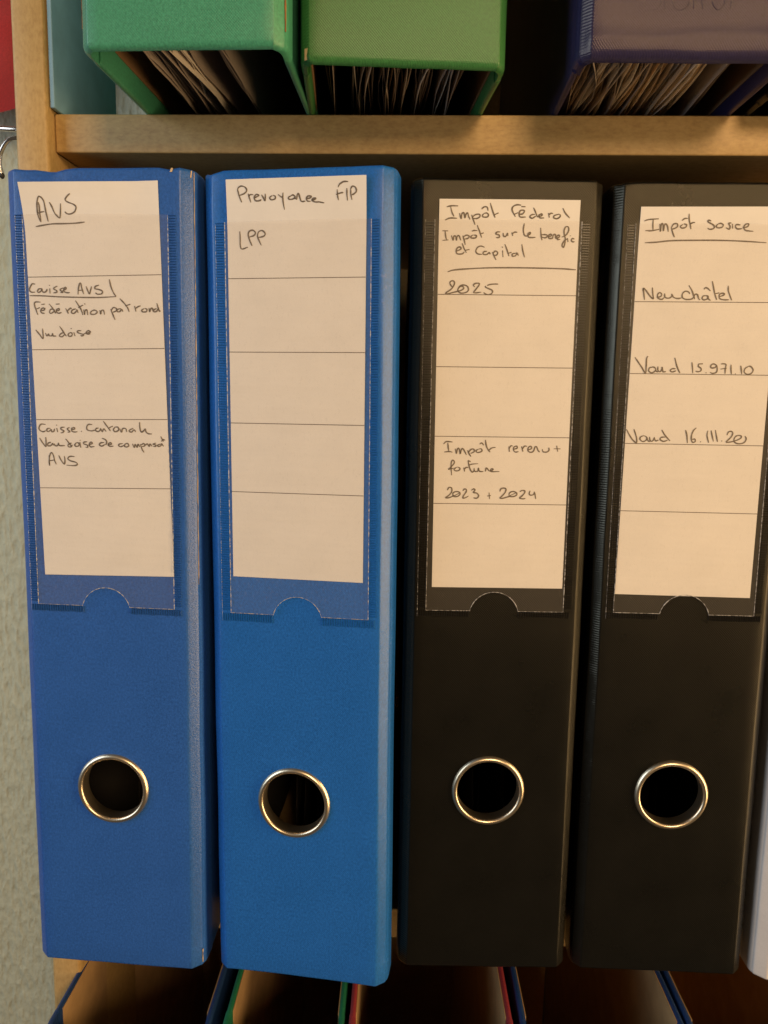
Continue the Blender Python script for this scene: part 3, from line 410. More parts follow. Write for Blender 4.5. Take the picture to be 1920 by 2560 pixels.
  'vaud_second': [[(-26.2,229.0),(-25.0,226.9),(-23.6,225.0),(-22.1,223.9),(-22.2,225.8),(-22.8,227.6),(-23.4,229.1)],[(-19.4,226.7),(-20.6,226.2),(-20.8,225.2),(-19.6,224.4),(-18.4,225.1),(-18.3,226.0),(-19.3,226.7)],[(-18.3,225.8),(-17.6,224.6),(-17.0,224.6)],[(-17.3,226.3),(-16.9,224.8),(-16.0,224.7),(-15.5,225.9)],[(-15.5,226.2),(-14.9,224.8),(-13.8,225.1)],[(-11.3,226.3),(-12.8,226.1),(-13.2,225.3),(-11.9,224.6),(-10.4,225.1)],[(-12.8,229.0),(-11.5,227.0),(-9.4,224.8)],[(-3.8,229.1),(-3.2,227.0),(-2.8,224.1)],[(0.2,230.0),(-0.8,229.0),(-1.4,227.3),(-1.4,225.5),(-0.8,224.4),(0.1,224.8),(-0.1,225.7),(-1.1,225.5)],[(2.0,224.8),(2.2,224.6)],[(4.6,229.0),(4.4,227.1),(5.2,224.4)],[(5.8,229.1),(6.3,227.2),(7.0,224.9)],[(7.4,229.3),(7.9,227.2),(8.5,224.8)],[(10.0,225.3),(10.2,225.0)],[(11.9,227.4),(12.3,228.5),(13.3,228.9),(14.0,228.2),(13.5,226.7),(11.8,224.8),(13.3,224.8),(15.4,225.4),(17.1,226.3),(17.2,227.2),(15.8,227.3),(14.8,226.4),(14.8,224.9),(16.4,224.2),(18.4,224.6),(19.2,226.0),(18.7,227.2)]],
 },
}

# ------------------------------------------------------------------ lever arch file builder (local mm: x across spine, y depth, z up)
def spine_profile(flat, outer, step=4.0, extra=()):
    b = outer - flat                       # sideways reach of the soft bevel
    half = [(flat, 0), (flat + b * .08, .08), (flat + b * .18, .40), (flat + b * .32, 1.02), (flat + b * .48, 1.74),
            (flat + b * .64, 2.48), (flat + b * .78, 3.12), (flat + b * .84, 3.6), (flat + b * .84, 4.1), (flat + b * .90, 4.6), (flat + b * .97, 5.6), (outer, 7.4), (outer, 10.0), (outer, 13.5)]
    xs = set([-flat, flat] + list(extra))
    n = max(2, int(round(2 * flat / step)))
    for i in range(1, n):
        x = -flat + 2 * flat * i / n
        if all(abs(x - e) > 0.8 for e in xs): xs.add(x)
    mid = [(x, 0.0) for x in sorted(xs)]
    return [(-x, y) for x, y in reversed(half[1:])] + mid + half[1:]

def shell(name, prof, H, T, mat, parent, r=1.3, hole=None, warp=None, zstep=9.0, cap=True, zfine=False):
    n = len(prof)
    nor = []
    for i in range(n):
        a, b = prof[max(i - 1, 0)], prof[min(i + 1, n - 1)]
        t = Vector((b[0] - a[0], b[1] - a[1])).normalized()
        nor.append(Vector((t.y, -t.x)))
    zs = set([r, H - r])
    if zfine:
        zs |= {2.5 + r, 4.5, 6, 7.5, 9, 11, 13, 16}
    if hole:
        zs |= {hole[1] - 18, hole[1] + 18}
    k = int((H - 2 * r) / zstep)
    for i in range(1, k):
        z = r + (H - 2 * r) * i / k
        if all(abs(z - q) > 1.5 for q in zs): zs.add(z)
    zs = sorted(zs)
    rows = []
    for th in (90, 60, 30):
        a = math.radians(th); rows.append((r - r * math.sin(a), r * (1 - math.cos(a))))
    rows += [(z, 0.0) for z in zs]
    for th in (30, 60, 90):
        a = math.radians(th); rows.append((H - r + r * math.sin(a), r * (1 - math.cos(a))))
    no = len(rows)
    rows += [(z, T) for z in [H - .4] + list(reversed(zs[1:-1])) + [.4]]
    nr = len(rows)
    V = []
    for z, ins in rows:
        for (x, y), q in zip(prof, nor):
            V.append(Vector((x - q.x * ins, y - q.y * ins, z)))
    F = []
    inside = lambda j, i: False
    if hole:
        def inside(j, i):
            j2 = (j + 1) % nr
            z0, z1 = rows[j][0], rows[j2][0]
            if abs(rows[j][1] - rows[j2][1]) > 0.01: return False
            x0, x1 = prof[i][0], prof[i + 1][0]
            e = 0.01
            return (min(z0, z1) >= hole[1] - 18 - e and max(z0, z1) <= hole[1] + 18 + e and x0 >= hole[0] - 18 - e and x1 <= hole[0] + 18 + e)
    edge_loops = [set(), set()]
    for j in range(nr):
        j2 = (j + 1) % nr
        for i in range(n - 1):
            if inside(j, i):
                s = 0 if rows[j][1] < 0.01 else 1
                edge_loops[s].update([(j, i), (j, i + 1), (j2, i), (j2, i + 1)])
                continue
            F.append([j * n + i, j * n + i + 1, j2 * n + i + 1, j2 * n + i])
    if hole:
        circ = []
        for s in (0, 1):
            pts = []
            for (j, i) in edge_loops[s]:
                x, z = prof[i][0] - hole[0], rows[j][0] - hole[1]
                if abs(abs(x) - 18) < .02 or abs(abs(z) - 18) < .02:
                    pts.append((math.atan2(z, x), j * n + i))
            pts.sort()
            c = []
            for a, vi in pts:
                V.append(Vector((hole[0] + hole[2] * math.cos(a), V[vi].y, hole[1] + hole[2] * math.sin(a))))
                c.append(len(V) - 1)
            m_ = len(pts)
            for q in range(m_):
                F.append([pts[q][1], pts[(q + 1) % m_][1], c[(q + 1) % m_], c[q]])
            circ.append(c)
        a, b = circ
        if len(a) == len(b):
            for q in range(len(a)):
                F.append([a[q], a[(q + 1) % len(a)], b[(q + 1) % len(a)], b[q]])
    if cap:
        F.append([j * n for j in range(nr)]); F.append([j * n + n - 1 for j in range(nr)][::-1])
    if warp:
        V = [warp(v) for v in V]
    return mesh_obj(name, [v * MM for v in V], F, mat, parent, angle=50)

def make_warp(seed, amp=0.25, dents=(), H=320, bow=0.0, ripple=0.0):
    def w(v):
        d = noise.noise(Vector((v.x / 45 + seed * 7.1, v.z / 80, seed * 3.3))) * amp
        y = v.y + d
        z = v.z + noise.noise(Vector((v.x / 14 + seed * 5.7, v.z / 60, 9.1))) * 0.22 * (1 if v.z > H - 25 or v.z < 25 else 0)
        x = v.x + noise.noise(Vector((seed * 2.2, v.z / 40, v.x / 30))) * 0.22
        z += bow * (v.x / 32.0) ** 2 * (1 if v.z < 30 else 0)
        if ripple and v.z < 14 and abs(v.x) < 33:
            y -= ripple * max(0, 1 - abs(v.z - 6.5 - 2.5 * noise.noise(Vector((v.x / 13, 1.1, seed)))) / 3.5) * (0.6 + 0.7 * noise.noise(Vector((v.x / 9, 3.1, seed))))
        for (dx, wd, dep) in dents:
            if v.z > H - 9:
                g = math.exp(-((v.x - dx) / wd) ** 2)
                z -= dep * g * (v.z - (H - 9)) / 9
                y += dep * .6 * g * (v.z - (H - 9)) / 9
        return Vector((x, y, z))
    return w

def lathe_ring(name, cx, cz, parent, mat):
    prof = [(12.6, 5.0), (12.55, 1.0), (12.6, -.2), (12.75, -.75), (13.1, -1.12), (13.6, -1.28), (14.15, -1.1), (14.6, -.65), (14.85, -.2), (14.95, .15), (14.3, .1), (13.2, .4), (13.0, 5.0)]
    seg = 72; V, F = [], []
    for k in range(seg):
        a = 2 * math.pi * k / seg
        for r_, y in prof:
            V.append(Vector((cx + r_ * math.cos(a), y, cz + r_ * math.sin(a))) * MM)
    m_ = len(prof)
    for k in range(seg):
        for i in range(m_):
            a, b = k * m_ + i, k * m_ + (i + 1) % m_
            c, d = ((k + 1) % seg) * m_ + (i + 1) % m_, ((k + 1) % seg) * m_ + i
            F.append([a, b, c, d])
    return mesh_obj(name, V, F, mat, parent, angle=60)

def board(name, xo, xb, side, H, mat, parent, y0=12.0, y1=282.0, T=2.6, seed=0, lining=None, z_lin=(1.5, 1.5)):
    """One side cover: outer face at xo in front and xb at the back; side=-1 left, +1 right."""
    V = []
    ny, r = 14, 1.2
    sec = []                                   # rounded section in (inward offset, z)
    for cx_, cz_, a0 in ((r, r, 180), (T - r, r, 270), (T - r, H - r, 0), (r, H - r, 90)):
        for da in (0, 45, 90):
            a = math.radians(a0 + da)
            sec.append((cx_ + r * math.cos(a), cz_ + r * math.sin(a)))
    m_ = len(sec)
    for j in range(ny + 1):
        t = j / ny
        y = y0 + (y1 - y0) * t
        x = xo + (xb - xo) * t + 0.25 * noise.noise(Vector((y / 30, seed * 3.7, 0.5)))
        for off, z in sec:
            zz = z + 0.18 * noise.noise(Vector((y / 11, z / 80, seed * 1.7)))
            V.append(Vector((side * (x - off), y, zz)) * MM)
    F = []
    for j in range(ny):
        for i in range(m_):
            a, b = j * m_ + i, j * m_ + (i + 1) % m_
            F.append([a, b, b + m_, a + m_])
    F.append(list(range(m_))); F.append([ny * m_ + i for i in range(m_)][::-1])
    o = mesh_obj(name, V, F, mat, parent, angle=50)
    if lining:
        V, F = [], []
        zz = [z_lin[0], H - z_lin[1]]
        for j in range(ny + 1):
            t = j / ny
            y = y0 + 3 + (y1 - y0 - 8) * t
            x = xo + (xb - xo) * ((y - y0) / (y1 - y0)) + 0.25 * noise.noise(Vector((y / 30, seed * 3.7, 0.5))) - T - .02
            edge = 0.5 * noise.noise(Vector((y / 6, 1.3, seed)))
            V += [Vector((side * x, y, zz[0] + edge)) * MM, Vector((side * x, y, zz[1] + edge)) * MM,
                  Vector((side * (x - .35), y, zz[1] + edge)) * MM, Vector((side * (x - .35), y, zz[0] + edge)) * MM]
        for j in range(ny):
            for i in range(4):
                a, b = j * 4 + i, j * 4 + (i + 1) % 4
                F.append([a, b, b + 4, a + 4])
        F += [[0, 1, 2, 3], [ny * 4 + 3, ny * 4 + 2, ny * 4 + 1, ny * 4]]
        mesh_obj('lining', V, F, lining, o, smooth=False)
    return o

def sheet(parent, x, y0, y1, z0, z1, mat, seed, sway=1.5, lean=0.0, name='paper_sheet'):
    """One wavy paper sheet standing inside a file."""
    ny, nz = 12, 4
    rc = random.Random(seed * 13 + 5)
    curl, crl2 = rc.uniform(-2.2, 2.2) * sway, rc.uniform(-1.6, 1.6) * sway
    V, F = [], []
    for s in (0, 0.12):
        for j in range(ny + 1):
            for k in range(nz + 1):
                y = y0 + (y1 - y0) * (j / ny) ** 1.7; z = z0 + (z1 - z0) * k / nz
                xx = x + s + lean * (y - y0) / (y1 - y0) + sway * noise.noise(Vector((y / 60, z / 120, seed * 0.31))) + .6 * sway * noise.noise(Vector((y / 22, z / 60, seed * 1.9)))
                xx += curl * max(0, 1 - (y - y0) / 32) ** 2 + crl2 * max(0, 1 - (z - z0) / 80) * math.sin(y / 17 + seed)
                V.append(Vector((xx, y, z + .5 * noise.noise(Vector((y / 25, seed * 4.1, 0)))* (1 if k == 0 else 0))) * MM)
    q = (ny + 1) * (nz + 1)
    for j in range(ny):
        for k in range(nz):
            a = j * (nz + 1) + k
            F.append([a, a + 1, a + nz + 2, a + nz + 1])
            F.append([q + a, q + a + nz + 1, q + a + nz + 2, q + a + 1])
    rim = [j * (nz + 1) for j in range(ny + 1)] + [ny * (nz + 1) + k for k in range(1, nz + 1)] + [j * (nz + 1) + nz for j in range(ny - 1, -1, -1)] + [k for k in range(nz - 1, 0, -1)]
    for i in range(len(rim)):
        a, b = rim[i], rim[(i + 1) % len(rim)]
        F.append([a, b, b + q, a + q])
    return mesh_obj(name, V, F, mat, parent, angle=60)

def pocket(parent, p, cover_mat_, seed):
    """Clear welded label pocket: film with thumb notch, weld ribs, painted film edge glints."""
    L, Rr, top, bot, nx, nh = p['l'], p['r'], p['top'], p['bot'], p['nx'], p['nh']
    half = 9.6
    rad = (half ** 2 + nh ** 2) / (2 * nh)
    cz = bot + nh - rad
    a0 = math.asin(half / rad)
    arc = [(nx + rad * math.sin(-a0 + 2 * a0 * k / 20), cz + rad * math.cos(-a0 + 2 * a0 * k / 20)) for k in range(21)]
    yf = lambda x, z: -0.95 + 0.10 * noise.noise(Vector((x / 18, z / 25, seed))) - (0.9 * max(0, (z - top + 10) / 10) ** 2 if z > top - 10 else 0) * math.exp(-((x - nx) / 22) ** 4)
    xs = [L] + [a[0] for a in arc] + [Rr]
    zb = [bot] + [a[1] for a in arc] + [bot]
    cols = []
    x = L
    allx = [L + (arc[0][0] - L) * k / 5 for k in range(5)] + [a[0] for a in arc] + [arc[-1][0] + (Rr - arc[-1][0]) * k / 5 for k in range(1, 6)]
    low = [bot] * 5 + [a[1] for a in arc] + [bot] * 5
    nzr = 14
    V, F = [], []
    for s in (0, 0.12):
        for x, zl in zip(allx, low):
            for k in range(nzr + 1):
                z = zl + (top - zl) * k / nzr
                V.append(Vector((x, yf(x, z) + s, z)) * MM)
    nc = len(allx); q = nc * (nzr + 1)
    for i in range(nc - 1):
        for k in range(nzr):
            a = i * (nzr + 1) + k
            F.append([a, a + nzr + 1, a + nzr + 2, a + 1])
    film = mesh_obj('label_pocket', V[:q], F, M['film'], parent, angle=60)
    # weld ribs (too fine to pick apart): left, right and the two lower seams
    V, F = [], []
    def rib(x0, x1, z0, z1, hgt):
        b = len(V)
        s = .12
        for (xx, zz, yy) in ((x0, z0, .05), (x1, z0, .05), (x1, z1, .05), (x0, z1, .05), (x0 + s, z0 + s, -hgt), (x1 - s, z0 + s, -hgt), (x1 - s, z1 - s, -hgt), (x0 + s, z1 - s, -hgt)):
            V.append(Vector((xx, yy, zz)) * MM)
        F.extend([[b + 4, b + 5, b + 6, b + 7], [b, b + 1, b + 5, b + 4], [b + 1, b + 2, b + 6, b + 5], [b + 2, b + 3, b + 7, b + 6], [b + 3, b, b + 4, b + 7]])
    pt = 0.95
    wl, wr = p['wl'], p['wr']
    z = bot + 1
    while z < top - .3:
        rib(wl + rng.uniform(-.15, .1), L - .25, z, z + .52, .42 + rng.uniform(-.05, .05))
        rib(Rr + .25, wr + rng.uniform(-.1, .15), z, z + .52, .42 + rng.uniform(-.05, .05))
        z += pt
    for xa, xb in ((wl, arc[0][0]), (arc[-1][0], wr)):
        x = xa
        while x < xb - .3:
            rib(x, x + .52, bot - p['wb'] + rng.uniform(-.1, .1), bot - .25, .30)
            x += pt
    tag(mesh_obj('weld_ribs', V, F, cover_mat_, parent, smooth=False), None, None, kind='stuff')
    # painted highlights: pale dashed beads along the film welds and the notch edge
    def glint_bead(pts, r, nm='film_edge_glint'):
        pp, tp = [], []
        for i in range(len(pts) - 1):
            a, b = Vector(pts[i]), Vector(pts[i + 1])
            n_ = max(1, int((b - a).length / .55))
            for k in range(n_):
                pp.append(a.lerp(b, k / n_)); tp.append(rng.choice((.15, .3, .6, 1.0, 1.25)))
        pp.append(Vector(pts[-1])); tp.append(.6)
        v, f = tube_data([q_ * MM for q_ in pp], r * MM, 5, tp)
        return mesh_obj(nm, v, f, M['glint_bead'], film)
    glint_bead([(L, -.55, top), (L, -.55, bot)], .13)
    glint_bead([(Rr, -.55, top), (Rr, -.55, bot)], .15)
    glint_bead([(wl, -.1, top), (wl, -.1, bot - p['wb'])], .09)
    glint_bead([(L, -.5, bot), (arc[0][0], -.5, bot)], .12)
    glint_bead([(arc[-1][0], -.5, bot), (Rr, -.5, bot)], .12)
    glint_bead([(a[0], yf(a[0], a[1]), a[1]) for a in arc], .15)
    return film

def hairline(name, pts, w, mat, parent, proud=0.06, gaps=0.0, seed=0, normal=(0, -1)):
    """Thin worn line following the cover surface: pts are (x, y, z) mm."""
    V, F = [], []
    P = []
    for i in range(len(pts) - 1):
        a, b = Vector(pts[i]), Vector(pts[i + 1])
        n_ = max(1, int((b - a).length / 2.0))
        for k in range(n_): P.append(a.lerp(b, k / n_))
    P.append(Vector(pts[-1]))
    side = Vector((-normal[1], normal[0], 0)).normalized()
    nn = Vector((normal[0], normal[1], 0)).normalized()
    for i, p in enumerate(P):
        ww = w * max(0.0, 0.55 + 0.9 * noise.noise(Vector((p.z / 9, seed * 3.1, 0))) + 0.5 * noise.noise(Vector((p.z / 2.5, seed, 4)))) * (1 if rng.random() > gaps else .15)
        jit = 0.18 * noise.noise(Vector((p.z / 6, seed, 8)))
        c = p + side * jit + nn * proud
        V += [(c - side * ww / 2) * MM, (c + side * ww / 2) * MM, (c + side * ww / 2 - nn * proud * 3) * MM, (c - side * ww / 2 - nn * proud * 3) * MM]
    for i in range(len(P) - 1):
        for k in range(4):
            a, b = i * 4 + k, i * 4 + (k + 1) % 4
            F.append([a, b, b + 4, a + 4])
    return mesh_obj(name, V, F, mat, parent, smooth=False)

def binder(name, mtx, mat, flat, outer, back, label, seed, H=320, ring=None, pocket_p=None, weld=None, lining=None, group=None, dents=(), z_lin=(1.5, 1.5), bow=0.0, r=1.3, ripple=0.0, depth=282):
    t = empty(name, mtx)
    tag(t, label, 'binder', group)
    hole = (ring[0], ring[1], 13.15) if ring else None
    extra = (ring[0] - 18, ring[0] + 18) if ring else ()
    prof = spine_profile(flat, outer, extra=extra)
    spine = shell('spine', prof, H, 2.3, mat, t, hole=hole, warp=make_warp(seed, dents=dents, H=H, bow=bow, ripple=ripple), r=r, zfine=ripple > 0)
    board('side_cover', outer - .25, back[0], -1, H, mat, t, seed=seed, lining=lining, z_lin=z_lin, y1=depth)
    board('side_cover', outer - .25, back[1], 1, H, mat, t, seed=seed + 11, lining=lining, z_lin=z_lin, y1=depth)
    if ring:
        lathe_ring('finger_ring', ring[0], ring[1], t, M['nickel'])
    if pocket_p:
        pocket(t, pocket_p, weld, seed)
    return t

# ------------------------------------------------------------------ the setting
SH_YAW = -1.75
def shelf_m(z): return stand(-0.009, 0.3303, z, SH_YAW)
wall_o = mesh_obj('wall', [(-1.2, 0, -0.9), (0.9, 0, -0.9), (0.9, 0, 1.2), (-1.2, 0, 1.2), (-1.2, .03, -0.9), (0.9, .03, -0.9), (0.9, .03, 1.2), (-1.2, .03, 1.2)],
                  [[0, 1, 2, 3], [4, 7, 6, 5], [0, 4, 5, 1], [1, 5, 6, 2], [2, 6, 7, 3], [3, 7, 4, 0]], M['wall'], smooth=False)
wall_o.matrix_world = stand(0, 0.622, 0.1, SH_YAW)
wall_o['kind'] = 'structure'

case = empty('bookcase', stand(-0.1442, 0.324 + 0.0043, -0.40, SH_YAW))
tag(case, 'beech wood open bookcase with thin shelves and narrow front upright', 'bookcase')
# local x=0 is the inner face of the left upright, y=0 its front
box('upright', (-.0135, 0, 0, .067, -.05, 1.05), M['wood_z'], case, bev=.0015)
box('upright', (-.0135, 0, .215, .282, -.05, 1.05), M['wood_z'], case, bev=.0011)
for zt in (0.7512, 0.400, 0.049):
    box('shelf', (.0004, .62, .0140 if zt == .400 else .0058, .28, zt - .015, zt), M['wood_x'], case, bev=.0007)
    box('side_rail', (-.0115, -.002, .0672, .2148, zt - .015, zt - .001), M['wood_x'], case, bev=.0007)

box('back_panel', (-.0005, .62, .2832, .2862, 0, 1.05), M['wood_z'], case)
bounce_board = box('green_bounce_board', (.0007, .0026, .0015, .0665, .7520, 1.045), M['green_bounce'], None, bev=.0004)  # added board: its teal stands for green bounce on the upright's inner face
bounce_board.matrix_world = stand(-0.1442, 0.324 + 0.0043, -0.40, SH_YAW)
tag(bounce_board, 'added board with painted green bounce light on the inner side of the bookcase upright', 'board')

# ------------------------------------------------------------------ middle row
Z = 0.0
LBL = 'row of labelled files on the middle shelf'
mid = []
P0 = dict(wl=-31.4, wr=29.6, l=-28.3, r=26.8, top=303.3, bot=155.6, wb=2.8, nx=-.5, nh=7.6)
P1 = dict(wl=-30.6, wr=30.6, l=-26.9, r=27.6, top=301.5, bot=154.7, wb=3.4, nx=-.1, nh=7.6)
P2 = dict(wl=-30.8, wr=30.2, l=-27.4, r=27.0, top=304.7, bot=156.2, wb=2.6, nx=-.5, nh=7.8)
P3 = dict(wl=-30.0, wr=30.6, l=-27.2, r=27.6, top=304.7, bot=156.6, wb=2.6, nx=.4, nh=7.9)
b1 = binder('lever_arch_binder', stand(-0.113368, 0.295721, Z, -3.536, .097), M['blue_grain'], 31.0, 36.3, (36, 20), 'worn blue grained binder with cracked right edge, leftmost in the labelled row', 1, ring=(-.2, 79.2), pocket_p=P0, weld=M['blue_grain_weld'], lining=M['dark_lining'], group=LBL, dents=((-16.5, 4.5, 1.3), (28, 1.6, .8), (-26, 5, .5)))
b2 = binder('lever_arch_binder', stand(-0.036318, 0.291737, Z, -7.611, -.505), M['blue_linen'], 31.4, 36.3, (62, 0), 'bright blue linen binder with turned right side, beside the black binders', 2, ring=(-2.1, 77.2), pocket_p=P1, weld=M['blue_linen_weld'], lining=M['dark_lining'], group=LBL, dents=((-32, 2.5, .9),), bow=-.6)
b3 = binder('lever_arch_binder', stand(0.040089, 0.300883, Z, 1.168, -.257), M['black_linen'], 31.6, 36.0, (30, 30), 'black linen binder next to the bright blue one', 3, ring=(-.1, 80.2), pocket_p=P2, weld=M['black_linen_weld'], lining=M['dark_lining'], group=LBL, dents=((34, 2, .6), (0, 30, .3)))
b4 = binder('lever_arch_binder', stand(0.114364, 0.301626, Z, -1.312, -.257), M['black_linen'], 31.6, 36.2, (36, 36), 'black linen binder on the far right beside the white one', 4, ring=(.7, 80.1), pocket_p=P3, weld=M['black_linen_weld'], lining=M['dark_lining'], group=LBL, dents=((-33, 2, .5),))
b5 = binder('lever_arch_binder', stand(0.1905, 0.2985, Z, 0.0, 0), M['white_cover'], 31.0, 36.5, (35, 35), 'white binder cut off by the right edge of the picture', 5, lining=M['kraft'], group=LBL)

for k, t in enumerate((b1, b2, b3, b4)):
    for q in range(6):
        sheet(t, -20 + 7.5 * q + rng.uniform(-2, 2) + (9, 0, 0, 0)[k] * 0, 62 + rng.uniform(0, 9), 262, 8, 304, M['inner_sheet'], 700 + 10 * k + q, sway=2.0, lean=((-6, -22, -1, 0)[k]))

# worn edges of the leftmost file
hairline('worn_crack', [(35.45, 3.5, 165), (35.45, 3.5, 230), (35.5, 3.5, 319)], .32, M['board_core'], b1, proud=.18, gaps=.3, seed=1, normal=(.86, -.5))
hairline('worn_crack', [(35.3, 3.2, 2), (35.3, 3.2, 8)], 1.6, M['board_core'], b1, proud=.3, seed=2, normal=(.7, -.7))
hairline('worn_chip', [(28.1, .1, 318.3), (28.3, .15, 319.3), (28.3, .5, 319.8)], .7, M['board_core'], b1, proud=.25, seed=5)
hairline('worn_chip', [(34.4, 2.7, 317), (34.7, 2.9, 319.4)], .6, M['board_core'], b1, proud=.3, seed=7, normal=(.7, -.7))

# ------------------------------------------------------------------ label cards with handwriting
def lift(i, u, v):
    s = min(max((v - 296) / 18, 0), 1.2)
    if i == 0:
        return .3 + 3.6 * s ** 1.6 * min(max((14 - u) / 42, 0), 1)
    return .3 + (0, 1.0, .8, .7)[i] * s ** 1.5

CARDS = [
 (b1, [(-27.8, 313.9), (23.2, 315.3), (-25.2, 167.5), (26.8, 168.6)], [280.9, 254.3, 228.05, 201.8],
  'white label card with AVS and Caisse AVS handwriting, on the worn blue binder'),
 (b2, [(-25.9, 316.2), (25.8, 316.2), (-25.8, 169.3), (25.4, 169.0)], [281.6, 255.0, 228.65, 202.5],
  'white label card reading Prevoyance FIP and LPP, on the bright blue binder'),
 (b3, [(-25.9, 311.9), (26.0, 312.2), (-25.2, 165.6), (26.3, 165.7)], [277.85, 251.2, 224.9, 198.9],
  'white label card with Impot Federal and 2025 handwriting, on the black binder'),
 (b4, [(-25.7, 310.7), (26.1, 311.0), (-26.9, 164.1), (25.6, 163.8)], [276.7, 250.1, 223.6, 197.4],
  'white label card with Impot source and Neuchatel handwriting, on the right black binder'),
]

def card(i, owner, cs, rules, label):
    TL, TR, BL, BR = cs
    nu, nv = 12, 60
    def pt(a, b):
        # edges stay straight below the pocket mouth
        x0 = BL[0] + (TL[0] - BL[0]) * b; x1 = BR[0] + (TR[0] - BR[0]) * b
        z0 = BL[1] + (BR[1] - BL[1]) * a; z1 = TL[1] + (TR[1] - TL[1]) * a
        return x0 + (x1 - x0) * a, z0 + (z1 - z0) * b
    V, F = [], []
    for s in (0, .22):
        for k in range(nv + 1):
            for j in range(nu + 1):
                u, v = pt(j / nu, k / nv)
                V.append(Vector((u, -lift(i, u, v) + s, v)) * MM)
    q = (nu + 1) * (nv + 1)
    for k in range(nv):
        for j in range(nu):
            a = k * (nu + 1) + j
            F.append([a, a + 1, a + nu + 2, a + nu + 1]); F.append([q + a, q + a + nu + 1, q + a + nu + 2, q + a + 1])
    rim = list(range(nu + 1)) + [k * (nu + 1) + nu for k in range(1, nv + 1)] + [nv * (nu + 1) + j for j in range(nu - 1, -1, -1)] + [k * (nu + 1) for k in range(nv - 1, 0, -1)]
    for n_ in range(len(rim)):
        a, b = rim[n_], rim[(n_ + 1) % len(rim)]
        F.append([a, b, b + q, a + q])
    c = mesh_obj('label_card', V, F, M['card'], None, angle=60)
    c.matrix_world = owner.matrix_world.copy() if False else BMTX[owner.name]
    tag(c, label, 'label card', 'handwritten label cards')
    for z in rules:
        b_ = (z - BL[1]) / (TL[1] - BL[1])
        V, F = [], []
        for j in range(9):
            u, v = pt(j / 8, b_)
            w = .13
            for dz in (-w, w):
                V.append(Vector((u, -lift(i, u, v) - .05, v + dz)) * MM)
        for j in range(8):
            F.append([2 * j, 2 * j + 2, 2 * j + 3, 2 * j + 1])
        mesh_obj('ruled_line', V, F, M['rule'], c, smooth=False)
    for key, strokes in WRITING[i].items():
        V, F = [], []
        for st in strokes:
            P = catmull([(p[0], p[1], 0) for p in st], 5)
            ph = rng.random() * 20
            n0 = len(V)
            for k, p in enumerate(P):
                t_ = (P[min(k + 1, len(P) - 1)] - P[max(k - 1, 0)])
                if t_.length < 1e-6: t_ = Vector((1, 0, 0))
                t_.normalize()
                sd = Vector((-t_.y, t_.x, 0))
                e = min(k, len(P) - 1 - k) / 3.0
                w = (.25 + .08 * noise.noise(Vector((k / 5, ph, 1)))) * min(1, .6 + .4 * e)
                if len(st) == 2 and (Vector(st[0]) - Vector(st[1])).length < 2.2: w *= 1.25
                for s_ in (-1, 1):
                    u, v = p.x + sd.x * w * s_, p.y + sd.y * w * s_
                    V.append(Vector((u, -lift(i, u, v) - .09, v)) * MM)
            for k in range(len(P) - 1):
                a = n0 + 2 * k
                F.append([a, a + 2, a + 3, a + 1])
        mesh_obj('handwriting', V, F, M['ink'], c, smooth=False)
    return c

BMTX = {}
for o, args in ((b1, (-0.113368, 0.295721, Z, -3.536, .097)), (b2, (-0.036318, 0.291737, Z, -7.611, -.505)), (b3, (0.040089, 0.300883, Z, 1.168, -.257)), (b4, (0.114364, 0.301626, Z, -1.312, -.257))):
    BMTX[o.name] = stand(*args)
for i, (o, cs, ru, lb) in enumerate(CARDS):
    card(i, o, cs, ru, lb)

# ------------------------------------------------------------------ upper row (only the lower ends show)
ZU = 0.3512
UP = 'files on the upper shelf'
g1 = binder('lever_arch_binder', stand(-0.0749, 0.2725, ZU, -2.9), M['green_linen'], 30.9, 34.9, (34, 30), 'green binder with cracked edges nearest the bookcase upright on the upper shelf', 21, lining=M['brown_lining'], group=UP, z_lin=(9, 9), r=2.2)
g2 = binder('lever_arch_binder', stand(-0.0012, 0.2838, ZU, 3.3), M['green_linen_light'], 32.2, 35.6, (38, 26), 'olive green linen binder with worn lower left corner on the upper shelf', 22, lining=M['brown_lining'], group=UP, z_lin=(6, 9), r=2.2)
n1 = binder('lever_arch_binder', stand(0.0918, 0.2765, ZU, -1.0), M['navy_linen'], 31.0, 35.4, (34, 34), 'dark navy binder with pressed lettering and rippled lower edge on the upper shelf', 23, lining=M['brown_lining'], group=UP, z_lin=(6, 9), r=3.2, ripple=.9)
hairline('worn_crack', [(34.3, 3.5, 6), (34.3, 3.5, 120)], .8, M['board_core_dark'], g1, proud=.25, seed=3, normal=(.86, -.5))
hairline('worn_crack', [(-34.6, 4.6, 8), (-34.6, 4.6, 120)], 1.5, M['board_core_dark'], g1, proud=.25, seed=4, normal=(-.95, -.3))
hairline('worn_chip', [(-33.4, 1.6, 1.0), (-33.2, 1.0, 4.5)], 2.2, M['board_core'], g2, proud=.3, seed=6, normal=(-.6, -.8))
